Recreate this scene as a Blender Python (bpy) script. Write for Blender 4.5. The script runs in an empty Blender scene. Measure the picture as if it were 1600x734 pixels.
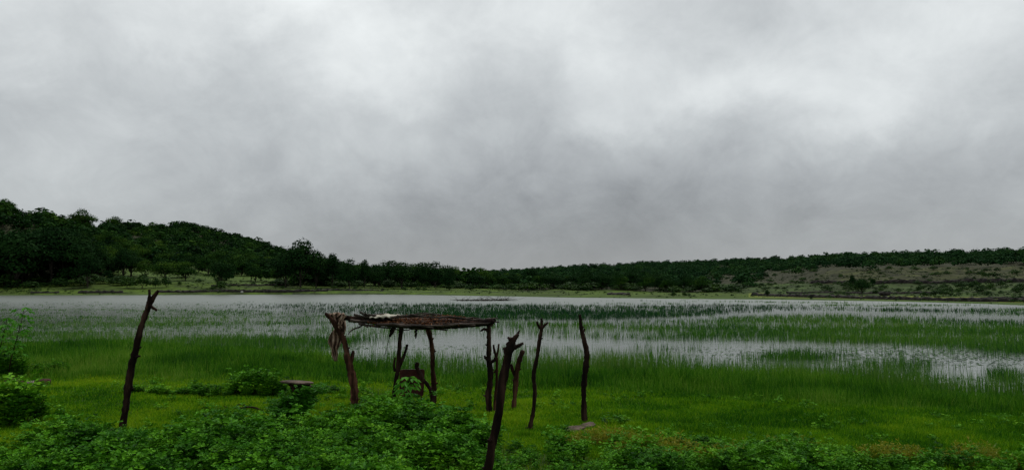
import bpy, math, random
import numpy as np
from math import radians, sin, cos, tan, pi, exp
R = np.random.default_rng(11)
random.seed(5)
S = bpy.context.scene
COL = S.collection

# ---------------------------------------------------------------- camera
H, F, HOR = 2.8, 1150.0, 447.0
TH = math.atan((HOR - 367.0) / F)
CT, ST = cos(TH), sin(TH)
cam = bpy.data.cameras.new('camera'); co = bpy.data.objects.new('camera', cam); COL.objects.link(co)
co.location = (0, 0, H); co.rotation_euler = (pi/2 + TH, 0, 0)
cam.sensor_width = 36; cam.lens = 36 * F / 1600; cam.clip_start = .1; cam.clip_end = 9000
S.camera = co

def at(px, py, Y):
    xc = (np.asarray(px, float) - 800) / F; yc = (367 - np.asarray(py, float)) / F
    d = CT - yc * ST
    return xc * Y / d, Y, H + (ST + yc * CT) / d * Y
def proj(x, y, z):
    f = y * CT + (z - H) * ST; u = -y * ST + (z - H) * CT
    return 800 + F * x / f, 367 - F * u / f
def yflat(py, z=0.0):                       # depth at which a ray of row py meets height z
    yc = (367 - np.asarray(py, float)) / F
    return (z - H) * (CT - yc * ST) / (ST + yc * CT)

# ---------------------------------------------------------------- numpy value noise
LAT = np.random.default_rng(3).random((256, 256))
def vn(x, y, s=1.0, o=0):
    x = np.asarray(x) / s + 37.3 * (o + 1); y = np.asarray(y) / s + 91.7 * (o + 1)
    xi = np.floor(x).astype(int); yi = np.floor(y).astype(int); fx = x - xi; fy = y - yi
    fx = fx*fx*(3-2*fx); fy = fy*fy*(3-2*fy)
    g = lambda a, b: LAT[a & 255, b & 255]
    return (g(xi, yi)*(1-fx) + g(xi+1, yi)*fx)*(1-fy) + (g(xi, yi+1)*(1-fx) + g(xi+1, yi+1)*fx)*fy
def fbm(x, y, s, o=0, n=3):
    v = 0; a = .5; t = 0
    for k in range(n):
        v = v + a*vn(x, y, s/2**k, o+k*5); t += a; a *= .5
    return v / t

# ---------------------------------------------------------------- terrain
SH = np.array([(-100,540),(0,540),(200,540),(400,546),(500,560),(560,572),(650,588),(700,592),(800,590),(900,586),(1000,587),
               (1100,592),(1200,599),(1300,606),(1400,613),(1500,620),(1600,626),(1700,630)], float)
COLS = [(-100,461,(240,457),(262,447),(300,423),(360,330)),
        (0,   461,(240,457),(262,447),(300,425),(380,334)),
        (150, 461,(245,456),(270,443),(330,412),(450,359)),
        (300, 460.5,(250,456),(275,445),(400,404),(600,358)),
        (440, 460,(250,456),(290,446),(430,425),(650,394)),
        (560, 459.5,(255,456),(300,447),(450,438),(800,424)),
        (740, 462,(235,459),(330,451),(500,446),(1000,431)),
        (900, 465,(205,461.5),(300,454),(450,446),(950,421)),
        (1100,467,(185,463.5),(260,457),(380,445),(850,413)),
        (1300,469,(160,466),(200,461),(265,442),(330,423),(650,406)),
        (1450,472,(140,469.5),(175,463),(235,441.5),(330,420),(600,402)),
        (1600,477,(124,473),(150,466),(215,440),(320,418),(540,399)),
        (1700,478,(122,473),(145,466),(210,439),(310,417),(540,398))]
CX = np.array([c[0] for c in COLS], float)
def _tab():
    Y = []; Z = []
    for c in COLS:
        pts = list(c[2:])
        if len(pts) == 4:                 # insert a point so that every column has the same rows
            (y2, p2), (y3, p3) = pts[2], pts[3]
            pts.insert(3, (y2*.55 + y3*.45, p2*.5 + p3*.5))
        y0 = float(yflat(c[1])); ys = [y0] + [p[0] for p in pts]
        zs = [0.0] + [float(at(800, p[1], p[0])[2]) for p in pts]
        Y.append(ys); Z.append(zs)
    return np.array(Y), np.array(Z)
TY, TZ = _tab()
def polar(x, y):
    a = np.clip(np.arctan2(x, y), -radians(38), radians(38)); r = np.hypot(x, y)
    far = np.abs(np.arctan2(x, y)) > radians(38)
    Y = np.where(far, r*cos(radians(38)), y)
    return 800 + F*np.tan(a)/CT, Y
def shoreY(px):
    return yflat(np.interp(px, SH[:,0], SH[:,1]))
def terr(x, y, detail=True):
    x = np.asarray(x, float); y = np.asarray(y, float)
    px, Y = polar(x, y)
    Yn = shoreY(px) + (fbm(x, y, 4, 2)-.5)*5.0 + np.clip(np.abs(np.arctan2(x, y))-radians(48), 0, 9)*400
    yr = [np.interp(px, CX, TY[:,i]) for i in range(6)]; zr = [np.interp(px, CX, TZ[:,i]) for i in range(6)]
    Yf = yr[0] + (fbm(x, y, 25, 4)-.5)*8
    near = .75*(1-np.exp(-np.maximum(Yn-Y, 0)/9)) - .4*(1-np.exp(-np.maximum(Y-Yn, 0)/6))
    z = near
    sh = -.4*(1-np.exp(-np.maximum(Yf-Y, 0)/6))
    z = np.where(Y > (Yn+yr[0])/2, np.maximum(near, sh), z)
    for i in range(5):
        y0 = yr[i] if i else Yf
        t = np.clip((Y-y0)/(yr[i+1]-y0), 0, 1); zz = zr[i]*(1-t)+zr[i+1]*t
        z = np.where(Y > y0, zz, z)
    z = np.where(Y > yr[5], zr[5]*np.maximum(.3, 1-(Y-yr[5])/1500), z)
    if detail:
        z = z + np.where(Y < Yn, (fbm(x, y, 1.6, 7)-.5)*.09, 0)
        z = z + np.where(Y > yr[1], (fbm(x, y, 22, 9)-.5)*np.clip((Y-yr[1])/120, 0, 1)*3.0, 0)
    return z
YS = np.concatenate([np.arange(4, 60, .05), np.arange(60, 1300, .5)])
def ground(px, py, water=True):           # point where the ray of a pixel first meets the ground
    x, y, z = at(px, py, YS); t = terr(x, y)
    if water: t = np.maximum(t, 0)
    k = int(np.argmax(z <= t))
    if not (z[k] <= t[k]): k = len(YS)-1
    return float(x[k]), float(y[k]), float(t[k])
def gz(x, y): return float(terr(x, y))

# ---------------------------------------------------------------- mesh helpers
def mesh(name, v, f, tint=None, mat=None, smooth=False, col=None):
    v = np.ascontiguousarray(v, np.float32); f = np.ascontiguousarray(f, np.int32); n, k = f.shape
    m = bpy.data.meshes.new(name)
    m.vertices.add(len(v)); m.vertices.foreach_set('co', v.ravel())
    m.loops.add(n*k); m.loops.foreach_set('vertex_index', f.ravel())
    m.polygons.add(n); m.polygons.foreach_set('loop_start', np.arange(0, n*k, k, dtype=np.int32))
    try: m.polygons.foreach_set('loop_total', np.full(n, k, np.int32))
    except Exception: pass
    if tint is not None:
        a = m.attributes.new('tint', 'FLOAT', 'FACE'); a.data.foreach_set('value', np.ascontiguousarray(tint, np.float32))
    if col is not None:
        a = m.attributes.new('soil', 'FLOAT_COLOR', 'POINT'); a.data.foreach_set('color', np.ascontiguousarray(col, np.float32).ravel())
    m.update(calc_edges=True)
    m.polygons.foreach_set('use_smooth', np.full(n, smooth, bool))
    if mat: m.materials.append(mat)
    return m
def link(name, m, parent=None, loc=None, rz=0, scale=None):
    o = bpy.data.objects.new(name, m); COL.objects.link(o)
    if parent is not None: o.parent = parent
    if loc is not None: o.location = loc
    if rz: o.rotation_euler = (0, 0, rz)
    if scale is not None: o.scale = scale
    return o
def tag(o, label=None, cat=None, group=None, kind=None):
    if label: o['label'] = label
    if cat: o['category'] = cat
    if group: o['group'] = group
    if kind: o['kind'] = kind
    return o

class Acc:
    def __init__(s): s.v = []; s.f = []; s.t = []; s.n = 0
    def add(s, v, f, t=None):
        v = np.asarray(v, float).reshape(-1, 3); f = np.asarray(f, int)
        s.v.append(v); s.f.append(f + s.n); s.t.append(np.full(len(f), .5) if t is None else np.broadcast_to(t, (len(f),)))
        s.n += len(v); return s
    def arr(s): return np.concatenate(s.v), np.concatenate(s.f), np.concatenate(s.t)
    def build(s, name, mat, smooth=False):
        v, f, t = s.arr(); return mesh(name, v, f, t, mat, smooth)

def blades(P, h, w, lean, az=None, tint=None, rng=R):
    """grass blades: P (n,3); three triangles each"""
    n = len(P); az = rng.random(n)*2*pi if az is None else az
    s = np.stack([np.cos(az), np.sin(az), np.zeros(n)], 1)*(w/2)[:, None]
    la = rng.random(n)*2*pi
    L = np.stack([np.cos(la)*lean*h, np.sin(la)*lean*h, np.zeros(n)], 1)
    up = np.zeros((n, 3)); up[:, 2] = h
    v = np.stack([P-s, P+s, P+up*.55+L*.3+s*.8, P+up*.55+L*.3-s*.8, P+up*(1-.25*lean[:, None])+L], 1)
    b = np.arange(n)[:, None]*5
    f = np.concatenate([b+np.array([[0,1,2]]), b+np.array([[0,2,3]]), b+np.array([[3,2,4]])], 0)
    t = None if tint is None else np.tile(tint, 3)
    return v.reshape(-1, 3), f, t

def leaf_at(acc, P, D, N, L, W, t, fold=.15):
    """leaves: base P, direction D, normal N (n,3); length L, width W arrays; two folded triangles"""
    n = len(P); Sd = np.cross(D, N); Sd /= np.linalg.norm(Sd, axis=1)[:, None]+1e-9
    L = np.broadcast_to(L, (n,))[:, None]; W = np.broadcast_to(W, (n,))[:, None]
    a = P; b = P + D*L*.58 + Sd*W*.5 + N*W*fold; c = P + D*L - N*L*.12; d = P + D*L*.58 - Sd*W*.5 + N*W*fold
    v = np.stack([a, b, c, d], 1).reshape(-1, 3); k = np.arange(n)[:, None]*4
    f = np.concatenate([k+np.array([[0,1,2]]), k+np.array([[0,2,3]])], 0)
    acc.add(v, f, np.tile(np.broadcast_to(t, (n,)), 2))

def tube(acc, pts, rad, n=9, rough=.12, t=.5, rng=R, sub=4):
    pts = np.asarray(pts, float); rad = np.asarray(rad, float)
    if sub > 1:                                   # Catmull-Rom resample
        k = np.arange(len(pts)); u = np.linspace(0, len(pts)-1, (len(pts)-1)*sub+1)
        out = []
        for x in u:
            i = min(int(x), len(pts)-2); q = x-i
            p0 = pts[max(i-1, 0)]; p1 = pts[i]; p2 = pts[i+1]; p3 = pts[min(i+2, len(pts)-1)]
            out.append(.5*((2*p1)+(-p0+p2)*q+(2*p0-5*p1+4*p2-p3)*q*q+(-p0+3*p1-3*p2+p3)*q**3))
        rad = np.interp(u, k, rad); pts = np.array(out)
    m = len(pts); T = np.gradient(pts, axis=0); T /= np.linalg.norm(T, axis=1)[:, None]+1e-9
    ref = np.array([.13, .97, .2]); a0 = np.cross(T, ref); a0 /= np.linalg.norm(a0, axis=1)[:, None]+1e-9
    b0 = np.cross(T, a0); ang = np.linspace(0, 2*pi, n, endpoint=False)
    prof = 1+rough*(rng.random(n)-.5)*1.2
    rr = rad[:, None]*(prof[None]+rough*(rng.random((m, n))-.5)+rough*(rng.random((m, 1))-.5))
    v = pts[:, None]+rr[..., None]*(np.cos(ang)[None, :, None]*a0[:, None]+np.sin(ang)[None, :, None]*b0[:, None])
    v = v.reshape(-1, 3); f = []
    for i in range(m-1):
        for j in range(n):
            a = i*n+j; b = i*n+(j+1) % n; f += [(a, b, b+n), (a, b+n, a+n)]
    c0 = len(v); v = np.concatenate([v, [pts[0]-T[0]*rad[0]*.15, pts[-1]+T[-1]*rad[-1]*.2]])
    for j in range(n):
        f += [(c0, (j+1) % n, j), (c0+1, (m-1)*n+j, (m-1)*n+(j+1) % n)]
    acc.add(v, f, t)

def merge(protos, pos, rz, sc, dt=None, tilt=None):
    """copies of (v,f,t) prototypes merged into one set of arrays"""
    out = Acc(); pick = R.integers(0, len(protos), len(pos))
    for k, (v, f, t) in enumerate(protos):
        i = np.nonzero(pick == k)[0]
        if not len(i): continue
        c, s = np.cos(rz[i]), np.sin(rz[i]); q = sc[i]
        if q.ndim == 1: q = np.stack([q, q, q], 1)
        X = v[None]*q[:, None]
        W = np.stack([X[..., 0]*c[:, None]-X[..., 1]*s[:, None], X[..., 0]*s[:, None]+X[..., 1]*c[:, None], X[..., 2]], -1)+pos[i][:, None]
        ff = f[None]+(np.arange(len(i))*len(v))[:, None, None]
        tt = np.broadcast_to(t[None], (len(i), len(t)))
        if dt is not None: tt = np.clip(tt*.6+.4*dt[i][:, None], 0, 1)
        out.add(W.reshape(-1, 3), ff.reshape(-1, 3), tt.reshape(-1))
    return out

# ---------------------------------------------------------------- materials
def nt(name):
    m = bpy.data.materials.new(name); m.use_nodes = True; t = m.node_tree; t.nodes.clear()
    return m, t.nodes, t.links
def ramp(N, cols, pos=None):
    r = N.new('ShaderNodeValToRGB'); e = r.color_ramp.elements
    while len(e) < len(cols): e.new(.5)
    for i, c in enumerate(cols):
        e[i].position = i/(len(cols)-1) if pos is None else pos[i]; e[i].color = (*c, 1)
    return r
def foliage(name, cols, trans=.25, rough=.55, spec=.25, nscale=.3, namt=.5):
    m, N, L = nt(name); out = N.new('ShaderNodeOutputMaterial'); b = N.new('ShaderNodeBsdfPrincipled')
    at_ = N.new('ShaderNodeAttribute'); at_.attribute_name = 'tint'
    geo = N.new('ShaderNodeNewGeometry'); no = N.new('ShaderNodeTexNoise'); no.inputs['Scale'].default_value = nscale; no.inputs['Detail'].default_value = 3
    oi = N.new('ShaderNodeObjectInfo')
    L.new(geo.outputs['Position'], no.inputs['Vector'])
    a = N.new('ShaderNodeMath'); a.operation = 'MULTIPLY_ADD'; L.new(no.outputs['Fac'], a.inputs[0]); a.inputs[1].default_value = namt*2; a.inputs[2].default_value = -namt
    a2 = N.new('ShaderNodeMath'); a2.operation = 'MULTIPLY_ADD'; L.new(oi.outputs['Random'], a2.inputs[0]); a2.inputs[1].default_value = .3; a2.inputs[2].default_value = -.15
    s1 = N.new('ShaderNodeMath'); L.new(at_.outputs['Fac'], s1.inputs[0]); L.new(a.outputs[0], s1.inputs[1])
    s2 = N.new('ShaderNodeMath'); L.new(s1.outputs[0], s2.inputs[0]); L.new(a2.outputs[0], s2.inputs[1])
    r = ramp(N, cols); L.new(s2.outputs[0], r.inputs['Fac'])
    L.new(r.outputs['Color'], b.inputs['Base Color']); b.inputs['Roughness'].default_value = rough; b.inputs['Specular IOR Level'].default_value = spec
    if trans > 0:
        tr = N.new('ShaderNodeBsdfTranslucent'); L.new(r.outputs['Color'], tr.inputs['Color'])
        mx = N.new('ShaderNodeMixShader'); mx.inputs[0].default_value = trans
        L.new(b.outputs[0], mx.inputs[1]); L.new(tr.outputs[0], mx.inputs[2]); L.new(mx.outputs[0], out.inputs['Surface'])
    else: L.new(b.outputs[0], out.inputs['Surface'])
    return m
def solid(name, cols, scale=8, rough=.85, bump=.4, stretch=(1, 1, 1), spec=.2, det=6, bscale=None):
    m, N, L = nt(name); out = N.new('ShaderNodeOutputMaterial'); b = N.new('ShaderNodeBsdfPrincipled')
    tc = N.new('ShaderNodeTexCoord'); mp = N.new('ShaderNodeMapping'); mp.inputs['Scale'].default_value = stretch
    L.new(tc.outputs['Object'], mp.inputs['Vector'])
    no = N.new('ShaderNodeTexNoise'); no.inputs['Scale'].default_value = scale; no.inputs['Detail'].default_value = det
    L.new(mp.outputs[0], no.inputs['Vector'])
    r = ramp(N, cols, [.3+.4*i/(len(cols)-1) for i in range(len(cols))]); L.new(no.outputs['Fac'], r.inputs['Fac']); L.new(r.outputs['Color'], b.inputs['Base Color'])
    n2 = N.new('ShaderNodeTexNoise'); n2.inputs['Scale'].default_value = bscale or scale*3; n2.inputs['Detail'].default_value = 6; L.new(mp.outputs[0], n2.inputs['Vector'])
    bu = N.new('ShaderNodeBump'); bu.inputs['Strength'].default_value = bump; bu.inputs['Distance'].default_value = .02
    L.new(n2.outputs['Fac'], bu.inputs['Height']); L.new(bu.outputs[0], b.inputs['Normal'])
    b.inputs['Roughness'].default_value = rough; b.inputs['Specular IOR Level'].default_value = spec
    L.new(b.outputs[0], out.inputs['Surface'])
    return m
M = {}
M['weed'] = foliage('weed_leaf', [(.006,.035,.002), (.028,.125,.004), (.09,.27,.008), (.22,.44,.02)], .12, .6, .06, 2.5, .45)
M['broad'] = foliage('broad_leaf', [(.02,.09,.005), (.05,.21,.010), (.12,.36,.02)], .3, .55, .12, 1.5, .2)
M['yellowbrush'] = foliage('yellow_brush', [(.08,.15,.008), (.19,.24,.012), (.30,.27,.02)], .25, .6, .2, 2, .2)
M['lawn'] = foliage('lawn_blade', [(.014,.078,.002), (.058,.190,.003), (.135,.290,.004), (.24,.36,.010)], .3, .7, .06, .9, .6)
M['tall'] = foliage('tall_grass_blade', [(.006,.038,.002), (.018,.088,.003), (.045,.155,.005), (.085,.225,.010), (.16,.27,.03)], .25, .65, .08, .5, .75)
M['reed'] = foliage('reed_blade', [(.008,.042,.014), (.022,.09,.012), (.05,.155,.010), (.085,.20,.018), (.15,.21,.045)], .25, .6, .1, .06, .6)
M['tree'] = foliage('tree_leaf', [(.003,.014,.004), (.009,.036,.006), (.025,.070,.008), (.065,.125,.012)], .12, .8, .03, .06, .6)
M['treedark'] = foliage('dark_tree_leaf', [(.004,.018,.005), (.009,.034,.007), (.020,.055,.010)], .1, .8, .03, .05, .2)
M['treefar'] = foliage('far_tree_leaf', [(.005,.022,.008), (.012,.045,.012), (.030,.080,.015)], .1, .8, .03, .03, .6)
M['scrub'] = foliage('scrub_leaf', [(.006,.022,.004), (.016,.050,.006), (.045,.10,.010)], .12, .7, .1, .05, .35)
M['bark'] = solid('bark', [(.004,.003,.003), (.013,.007,.005), (.06,.033,.024)], 9, .9, 1.0, (1, 1, .18), .08)
M['barkred'] = solid('red_bark', [(.007,.004,.003), (.032,.014,.008), (.15,.07,.042)], 9, .9, 1.0, (1, 1, .15), .1)
M['trunk'] = solid('trunk_bark', [(.02,.018,.014), (.05,.042,.032)], 2, .9, .5)
M['stick'] = solid('dry_stick', [(.012,.009,.007), (.04,.03,.023), (.13,.10,.085)], 10, .85, .8, (.3, 1, 1))
M['thatch'] = foliage('dry_thatch', [(.05,.02,.01), (.13,.05,.022), (.22,.11,.055)], .1, .8, .1, 6, .3)
M['rag'] = solid('old_cloth', [(.07,.04,.025), (.20,.13,.09), (.36,.28,.21)], 9, .9, .5)
M['white'] = solid('white_cloth', [(.16,.15,.11), (.36,.34,.27), (.48,.46,.38)], 7, .8, .4)
M['rust'] = solid('rust_metal', [(.018,.005,.004), (.045,.010,.008), (.08,.022,.015)], 6, .6, .4)
M['stone'] = solid('grey_stone', [(.10,.075,.07), (.22,.17,.155), (.36,.30,.28)], 6, .85, .8)
M['redstone'] = solid('red_stone', [(.02,.009,.006), (.05,.022,.014), (.09,.048,.032)], 6, .9, .8)
M['slab'] = solid('weathered_slab', [(.022,.015,.011), (.075,.052,.038), (.15,.11,.085)], 6, .85, .8)
M['wall'] = solid('basalt_wall', [(.010,.010,.010), (.025,.022,.02), (.055,.048,.042)], 1.2, .95, 1.0)
M['pale'] = solid('pale_stone', [(.3,.3,.28), (.6,.6,.55)], 3, .9, .3)

# ---------------------------------------------------------------- terrain sheet
def build_ground():
    a = np.concatenate([np.linspace(-180, -42, 50)[:-1], np.linspace(-42, 42, 620), np.linspace(42, 180, 50)[1:]])
    r = np.concatenate([np.linspace(.3, 6, 12)[:-1], np.geomspace(6, 60, 190)[:-1], np.geomspace(60, 800, 260)[:-1], np.geomspace(800, 6000, 25)])
    A, Rr = np.meshgrid(np.radians(a), r); x = Rr*np.sin(A); y = Rr*np.cos(A); z = terr(x, y)
    px, Y = polar(x, y)
    yr = [np.interp(px, CX, TY[:, i]) for i in range(6)]; Yn = shoreY(px)
    c = np.zeros(x.shape+(4,)); c[..., 3] = 1
    def put(mask, col, amt=.35, s=6, o=1):
        n = 1+amt*2*(fbm(x, y, s, o)-.5)
        for k in range(3): c[..., k] = np.where(mask, col[k]*n, c[..., k])
    put(Y > -1e9, (.030, .033, .016), .3)
    put(Y < Yn+3, (.045, .085, .012), .5, 1.2)
    put((Y < Yn+3) & (z < .16), (.022, .035, .014), .3, 1)
    put((Y >= Yn+3) & (Y < yr[0]), (.022, .03, .018), .3)
    gr = fbm(x, y, 16, 3)
    put((Y >= yr[0]-6) & (Y < yr[2]*1.02) & (z > -.05), (.042, .072, .008), 1.0, 6, 3)
    put((Y >= yr[0]-6) & (Y < yr[2]*1.02) & (z > -.05) & (z < .12), (.040, .074, .010), .3, 14, 3)
    cl = (Y >= yr[2]*1.02) & (Y < yr[3]*.94+yr[2]*.06) & (px > 160) & (px < 700)
    put(cl, (.06, .10, .022), .6, 10, 5)
    f1 = (px > 1170) & (Y > yr[1]) & (Y <= yr[2])
    put(f1, (.11, .14, .02), .35, 9, 6)
    f2 = (px > 1080+60*gr) & (Y > yr[2]) & (Y <= yr[3])
    put(f2, (.030, .052, .011), .9, 6, 7)
    f3 = (px > 1240+120*gr) & (Y > yr[3]) & (Y <= yr[4]*1.03)
    put(f3, (.032, .037, .012), 1.1, 4, 8)
    n, m = x.shape; idx = np.arange(n*m).reshape(n, m)
    f = np.stack([idx[:-1, :-1], idx[1:, :-1], idx[1:, 1:], idx[:-1, 1:]], -1).reshape(-1, 4)
    mt, N, L = nt('ground_soil'); out = N.new('ShaderNodeOutputMaterial'); b = N.new('ShaderNodeBsdfPrincipled')
    at_ = N.new('ShaderNodeAttribute'); at_.attribute_name = 'soil'
    geo = N.new('ShaderNodeNewGeometry')
    no = N.new('ShaderNodeTexNoise'); no.inputs['Scale'].default_value = .35; no.inputs['Detail'].default_value = 9; no.inputs['Roughness'].default_value = .7; L.new(geo.outputs['Position'], no.inputs['Vector'])
    rp = ramp(N, [(.35, .35, .35), (1, 1, 1), (1.7, 1.6, 1.5)], [.3, .5, .7]); L.new(no.outputs['Fac'], rp.inputs['Fac'])
    mu = N.new('ShaderNodeMix'); mu.data_type = 'RGBA'; mu.blend_type = 'MULTIPLY'; mu.inputs[0].default_value = 1
    L.new(at_.outputs['Color'], mu.inputs[6]); L.new(rp.outputs['Color'], mu.inputs[7]); L.new(mu.outputs[2], b.inputs['Base Color'])
    b.inputs['Roughness'].default_value = .95; b.inputs['Specular IOR Level'].default_value = .1
    bu = N.new('ShaderNodeBump'); bu.inputs['Strength'].default_value = .6; bu.inputs['Distance'].default_value = .15
    L.new(no.outputs['Fac'], bu.inputs['Height']); L.new(bu.outputs[0], b.inputs['Normal']); L.new(b.outputs[0], out.inputs['Surface'])
    me = mesh('ground', np.stack([x, y, z], -1).reshape(-1, 3), f, None, mt, True, c.reshape(-1, 4))
    tag(link('ground', me), kind='structure')
build_ground()

def build_water():
    m, N, L = nt('shallow_water'); out = N.new('ShaderNodeOutputMaterial'); b = N.new('ShaderNodeBsdfPrincipled')
    b.inputs['Base Color'].default_value = (.11, .13, .105, 1); b.inputs['IOR'].default_value = 1.34
    geo = N.new('ShaderNodeNewGeometry'); sx = N.new('ShaderNodeSeparateXYZ'); L.new(geo.outputs['Position'], sx.inputs[0])   # the wind ruffles the open far part
    mr = N.new('ShaderNodeMapRange'); mr.inputs[1].default_value = 55; mr.inputs[2].default_value = 150; mr.inputs[3].default_value = .09; mr.inputs[4].default_value = .29
    L.new(sx.outputs[1], mr.inputs[0]); L.new(mr.outputs[0], b.inputs['Roughness']); mp = N.new('ShaderNodeMapping'); mp.inputs['Scale'].default_value = (.6, 1.6, 1); L.new(geo.outputs['Position'], mp.inputs['Vector'])
    n1 = N.new('ShaderNodeTexNoise'); n1.inputs['Scale'].default_value = 2.2; n1.inputs['Detail'].default_value = 4; L.new(mp.outputs[0], n1.inputs['Vector'])
    n2 = N.new('ShaderNodeTexNoise'); n2.inputs['Scale'].default_value = .05; n2.inputs['Detail'].default_value = 3; L.new(mp.outputs[0], n2.inputs['Vector'])
    mu = N.new('ShaderNodeMath'); mu.operation = 'MULTIPLY'; L.new(n1.outputs['Fac'], mu.inputs[0]); L.new(n2.outputs['Fac'], mu.inputs[1])
    bu = N.new('ShaderNodeBump'); bu.inputs['Strength'].default_value = .5; bu.inputs['Distance'].default_value = .06
    L.new(mu.outputs[0], bu.inputs['Height']); L.new(bu.outputs[0], b.inputs['Normal']); L.new(b.outputs[0], out.inputs['Surface'])
    me = mesh('water', [(-420, 6, 0), (420, 6, 0), (420, 420, 0), (-420, 420, 0)], [(0, 1, 2, 3)], None, m)
    tag(link('water', me), kind='structure')
build_water()

# ---------------------------------------------------------------- grasses and reeds (nobody could count them)
XS = [-200, 0, 200, 400, 500, 600, 700, 800, 900, 1000, 1100, 1200, 1300, 1400, 1500, 1600, 1800]
def band(px, py, top, bot, den, xs=XS, soft=4):
    t = np.interp(px, xs, top); b = np.interp(px, xs, bot); d = np.interp(px, xs, den)
    return d*np.clip((py-t)/soft, 0, 1)*np.clip((b-py)/soft, 0, 1)
LAWN = ([-200, 0, 200, 400, 600, 800, 1000, 1200, 1400, 1600, 1800], [588, 588, 590, 592, 600, 606, 612, 624, 640, 652, 660])
def reeds():
    # candidate tufts spread over the water: far ones thinner on the ground than near ones
    n = 210000
    px = R.random(n)*1900-150; py = 463+R.random(n)**.9*165
    Y = yflat(py); x, _, _ = at(px, py, Y)
    dA = band(px, py, [470,474,474,474,473,474,475,476,477,478,476,477,479,482,484,486,490], [474,476,478,484,490,495,499,501,501,499,494,487,485,488,491,493,497],
              [0,0,0,.4,.75,1.3,1.6,1.7,1.7,1.5,1.3,1.1,.9,.8,.7,.7,.7], soft=2)
    dB = band(px, py, [482,482,482,484,490,497,500,502,501,500,498,494,494,496,500,503,508], [545,545,545,548,548,530,521,523,526,526,528,531,534,540,545,552,560],
              [.8,.8,.85,.9,.95,.75,.45,.45,.75,.95,1.05,1.2,1.2,1.1,1.0,1.0,1.0], soft=3)
    dM = band(px, py, [466,468,468,470,480,490,500,510,500,496,480,478,479,482,484,486,488], [560]*17, [.10]+[.14]*4+[.06]+[.012]*6+[.05,.07,.10,.12,.12], soft=6)
    st = np.clip((.7*fbm(x*.35, Y, 5, 58)+.3*fbm(x, Y, 3, 59)-.44)*7, 0, 1)
    dR = band(px, py, [900,900,900,900,900,900,900,474,471,469,469,470,472,473,476,480,484], [560,560,560,560,560,560,560,478,480,480,482,484,486,488,490,494,500], [0]*7+[.3,.5,.7,.9,1.1,1.2,1.2,1.2,1.2,1.2], soft=1.5)*st
    top = np.interp(px, XS, [537,537,537,541,556,570,577,576,574,576,582,590,597,605,613,619,624])
    dD = np.clip((py-top+18+(fbm(x, Y, 2.5, 57)-.5)*34)/46, 0, 1)**1.5*1.2
    tuft = (np.exp(-((px-1245)/55)**2-((py-560)/4.5)**2)*1.1+np.exp(-((px-1400)/60)**2-((py-572)/4)**2)*.6+np.exp(-((px-1570)/22)**2-((py-588)/7)**2)*.8
            +np.exp(-((px-1040)/60)**2-((py-545)/3)**2)*.25+np.exp(-((px-840)/70)**2-((py-548)/3)**2)*.25)
    w = (fbm(x*.5, Y*1.3, 11, 55)-.42)*15+(fbm(x*.6, Y*1.2, 3, 56)-.5)*5
    dB = dB*0+band(px, py+w*np.clip((py-470)/50, .15, 1), [482,482,482,484,490,497,500,502,501,500,498,494,494,496,500,503,508], [545,545,545,548,548,530,523,525,528,528,531,534,537,543,548,555,563], [.8,.8,.85,.9,.95,.75,.5,.5,.8,.95,1.05,1.2,1.2,1.1,1.0,1.0,1.0], soft=3)
    ns = .55*fbm(x*.35, Y, 3.5, 12)+.45*fbm(x*.6, Y, 9, 22); ns = np.clip((ns-.36)*4.2, 0, 1.6)
    far = py < 530
    D = np.maximum(np.maximum(np.maximum(dR, dA*(.45+.55*ns)), dB*(.12+.88*ns)), np.maximum(dM*ns, np.maximum(dD*(.35+.65*ns), tuft)))
    keep = (R.random(n) < D*.55) & (terr(x, Y) < .05)
    px, py, x, Y, dAk, dDk = px[keep], py[keep], x[keep], Y[keep], dA[keep], dD[keep]
    k = 4; n = len(x); sp = .05+.0015*Y
    X = np.repeat(x, k)+R.normal(0, 1, n*k)*np.repeat(sp, k); YY = np.repeat(Y, k)+R.normal(0, 1, n*k)*np.repeat(sp, k)
    clump = fbm(X, YY, 2.2, 31)
    h = (.17+.30*R.random(n*k))*(.5+.95*clump)*np.repeat(np.where(dAk > .3, 1.2, 1.0)*(1+1.0*np.clip(dDk*3, 0, 1))*np.interp(px, [0, 400, 600], [.55, .7, 1]), k)
    w = np.maximum(.010, .0005*YY)*(.6+.7*R.random(n*k))
    P = np.stack([X, YY, np.full(n*k, -.03)], 1)
    tint = np.clip(np.repeat(np.where(dAk > .3, .12, np.where(dDk > .03, .64, .58)), k)+R.normal(0, .2, n*k), 0, 1)
    v, f, t = blades(P, h, w, np.abs(R.normal(.12, .14, n*k)), tint=tint)
    tag(link('reeds', mesh('reeds', v, f, t, M['reed'])), 'green reeds standing thinly in the shallow grey water', kind='stuff')
reeds()
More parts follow.
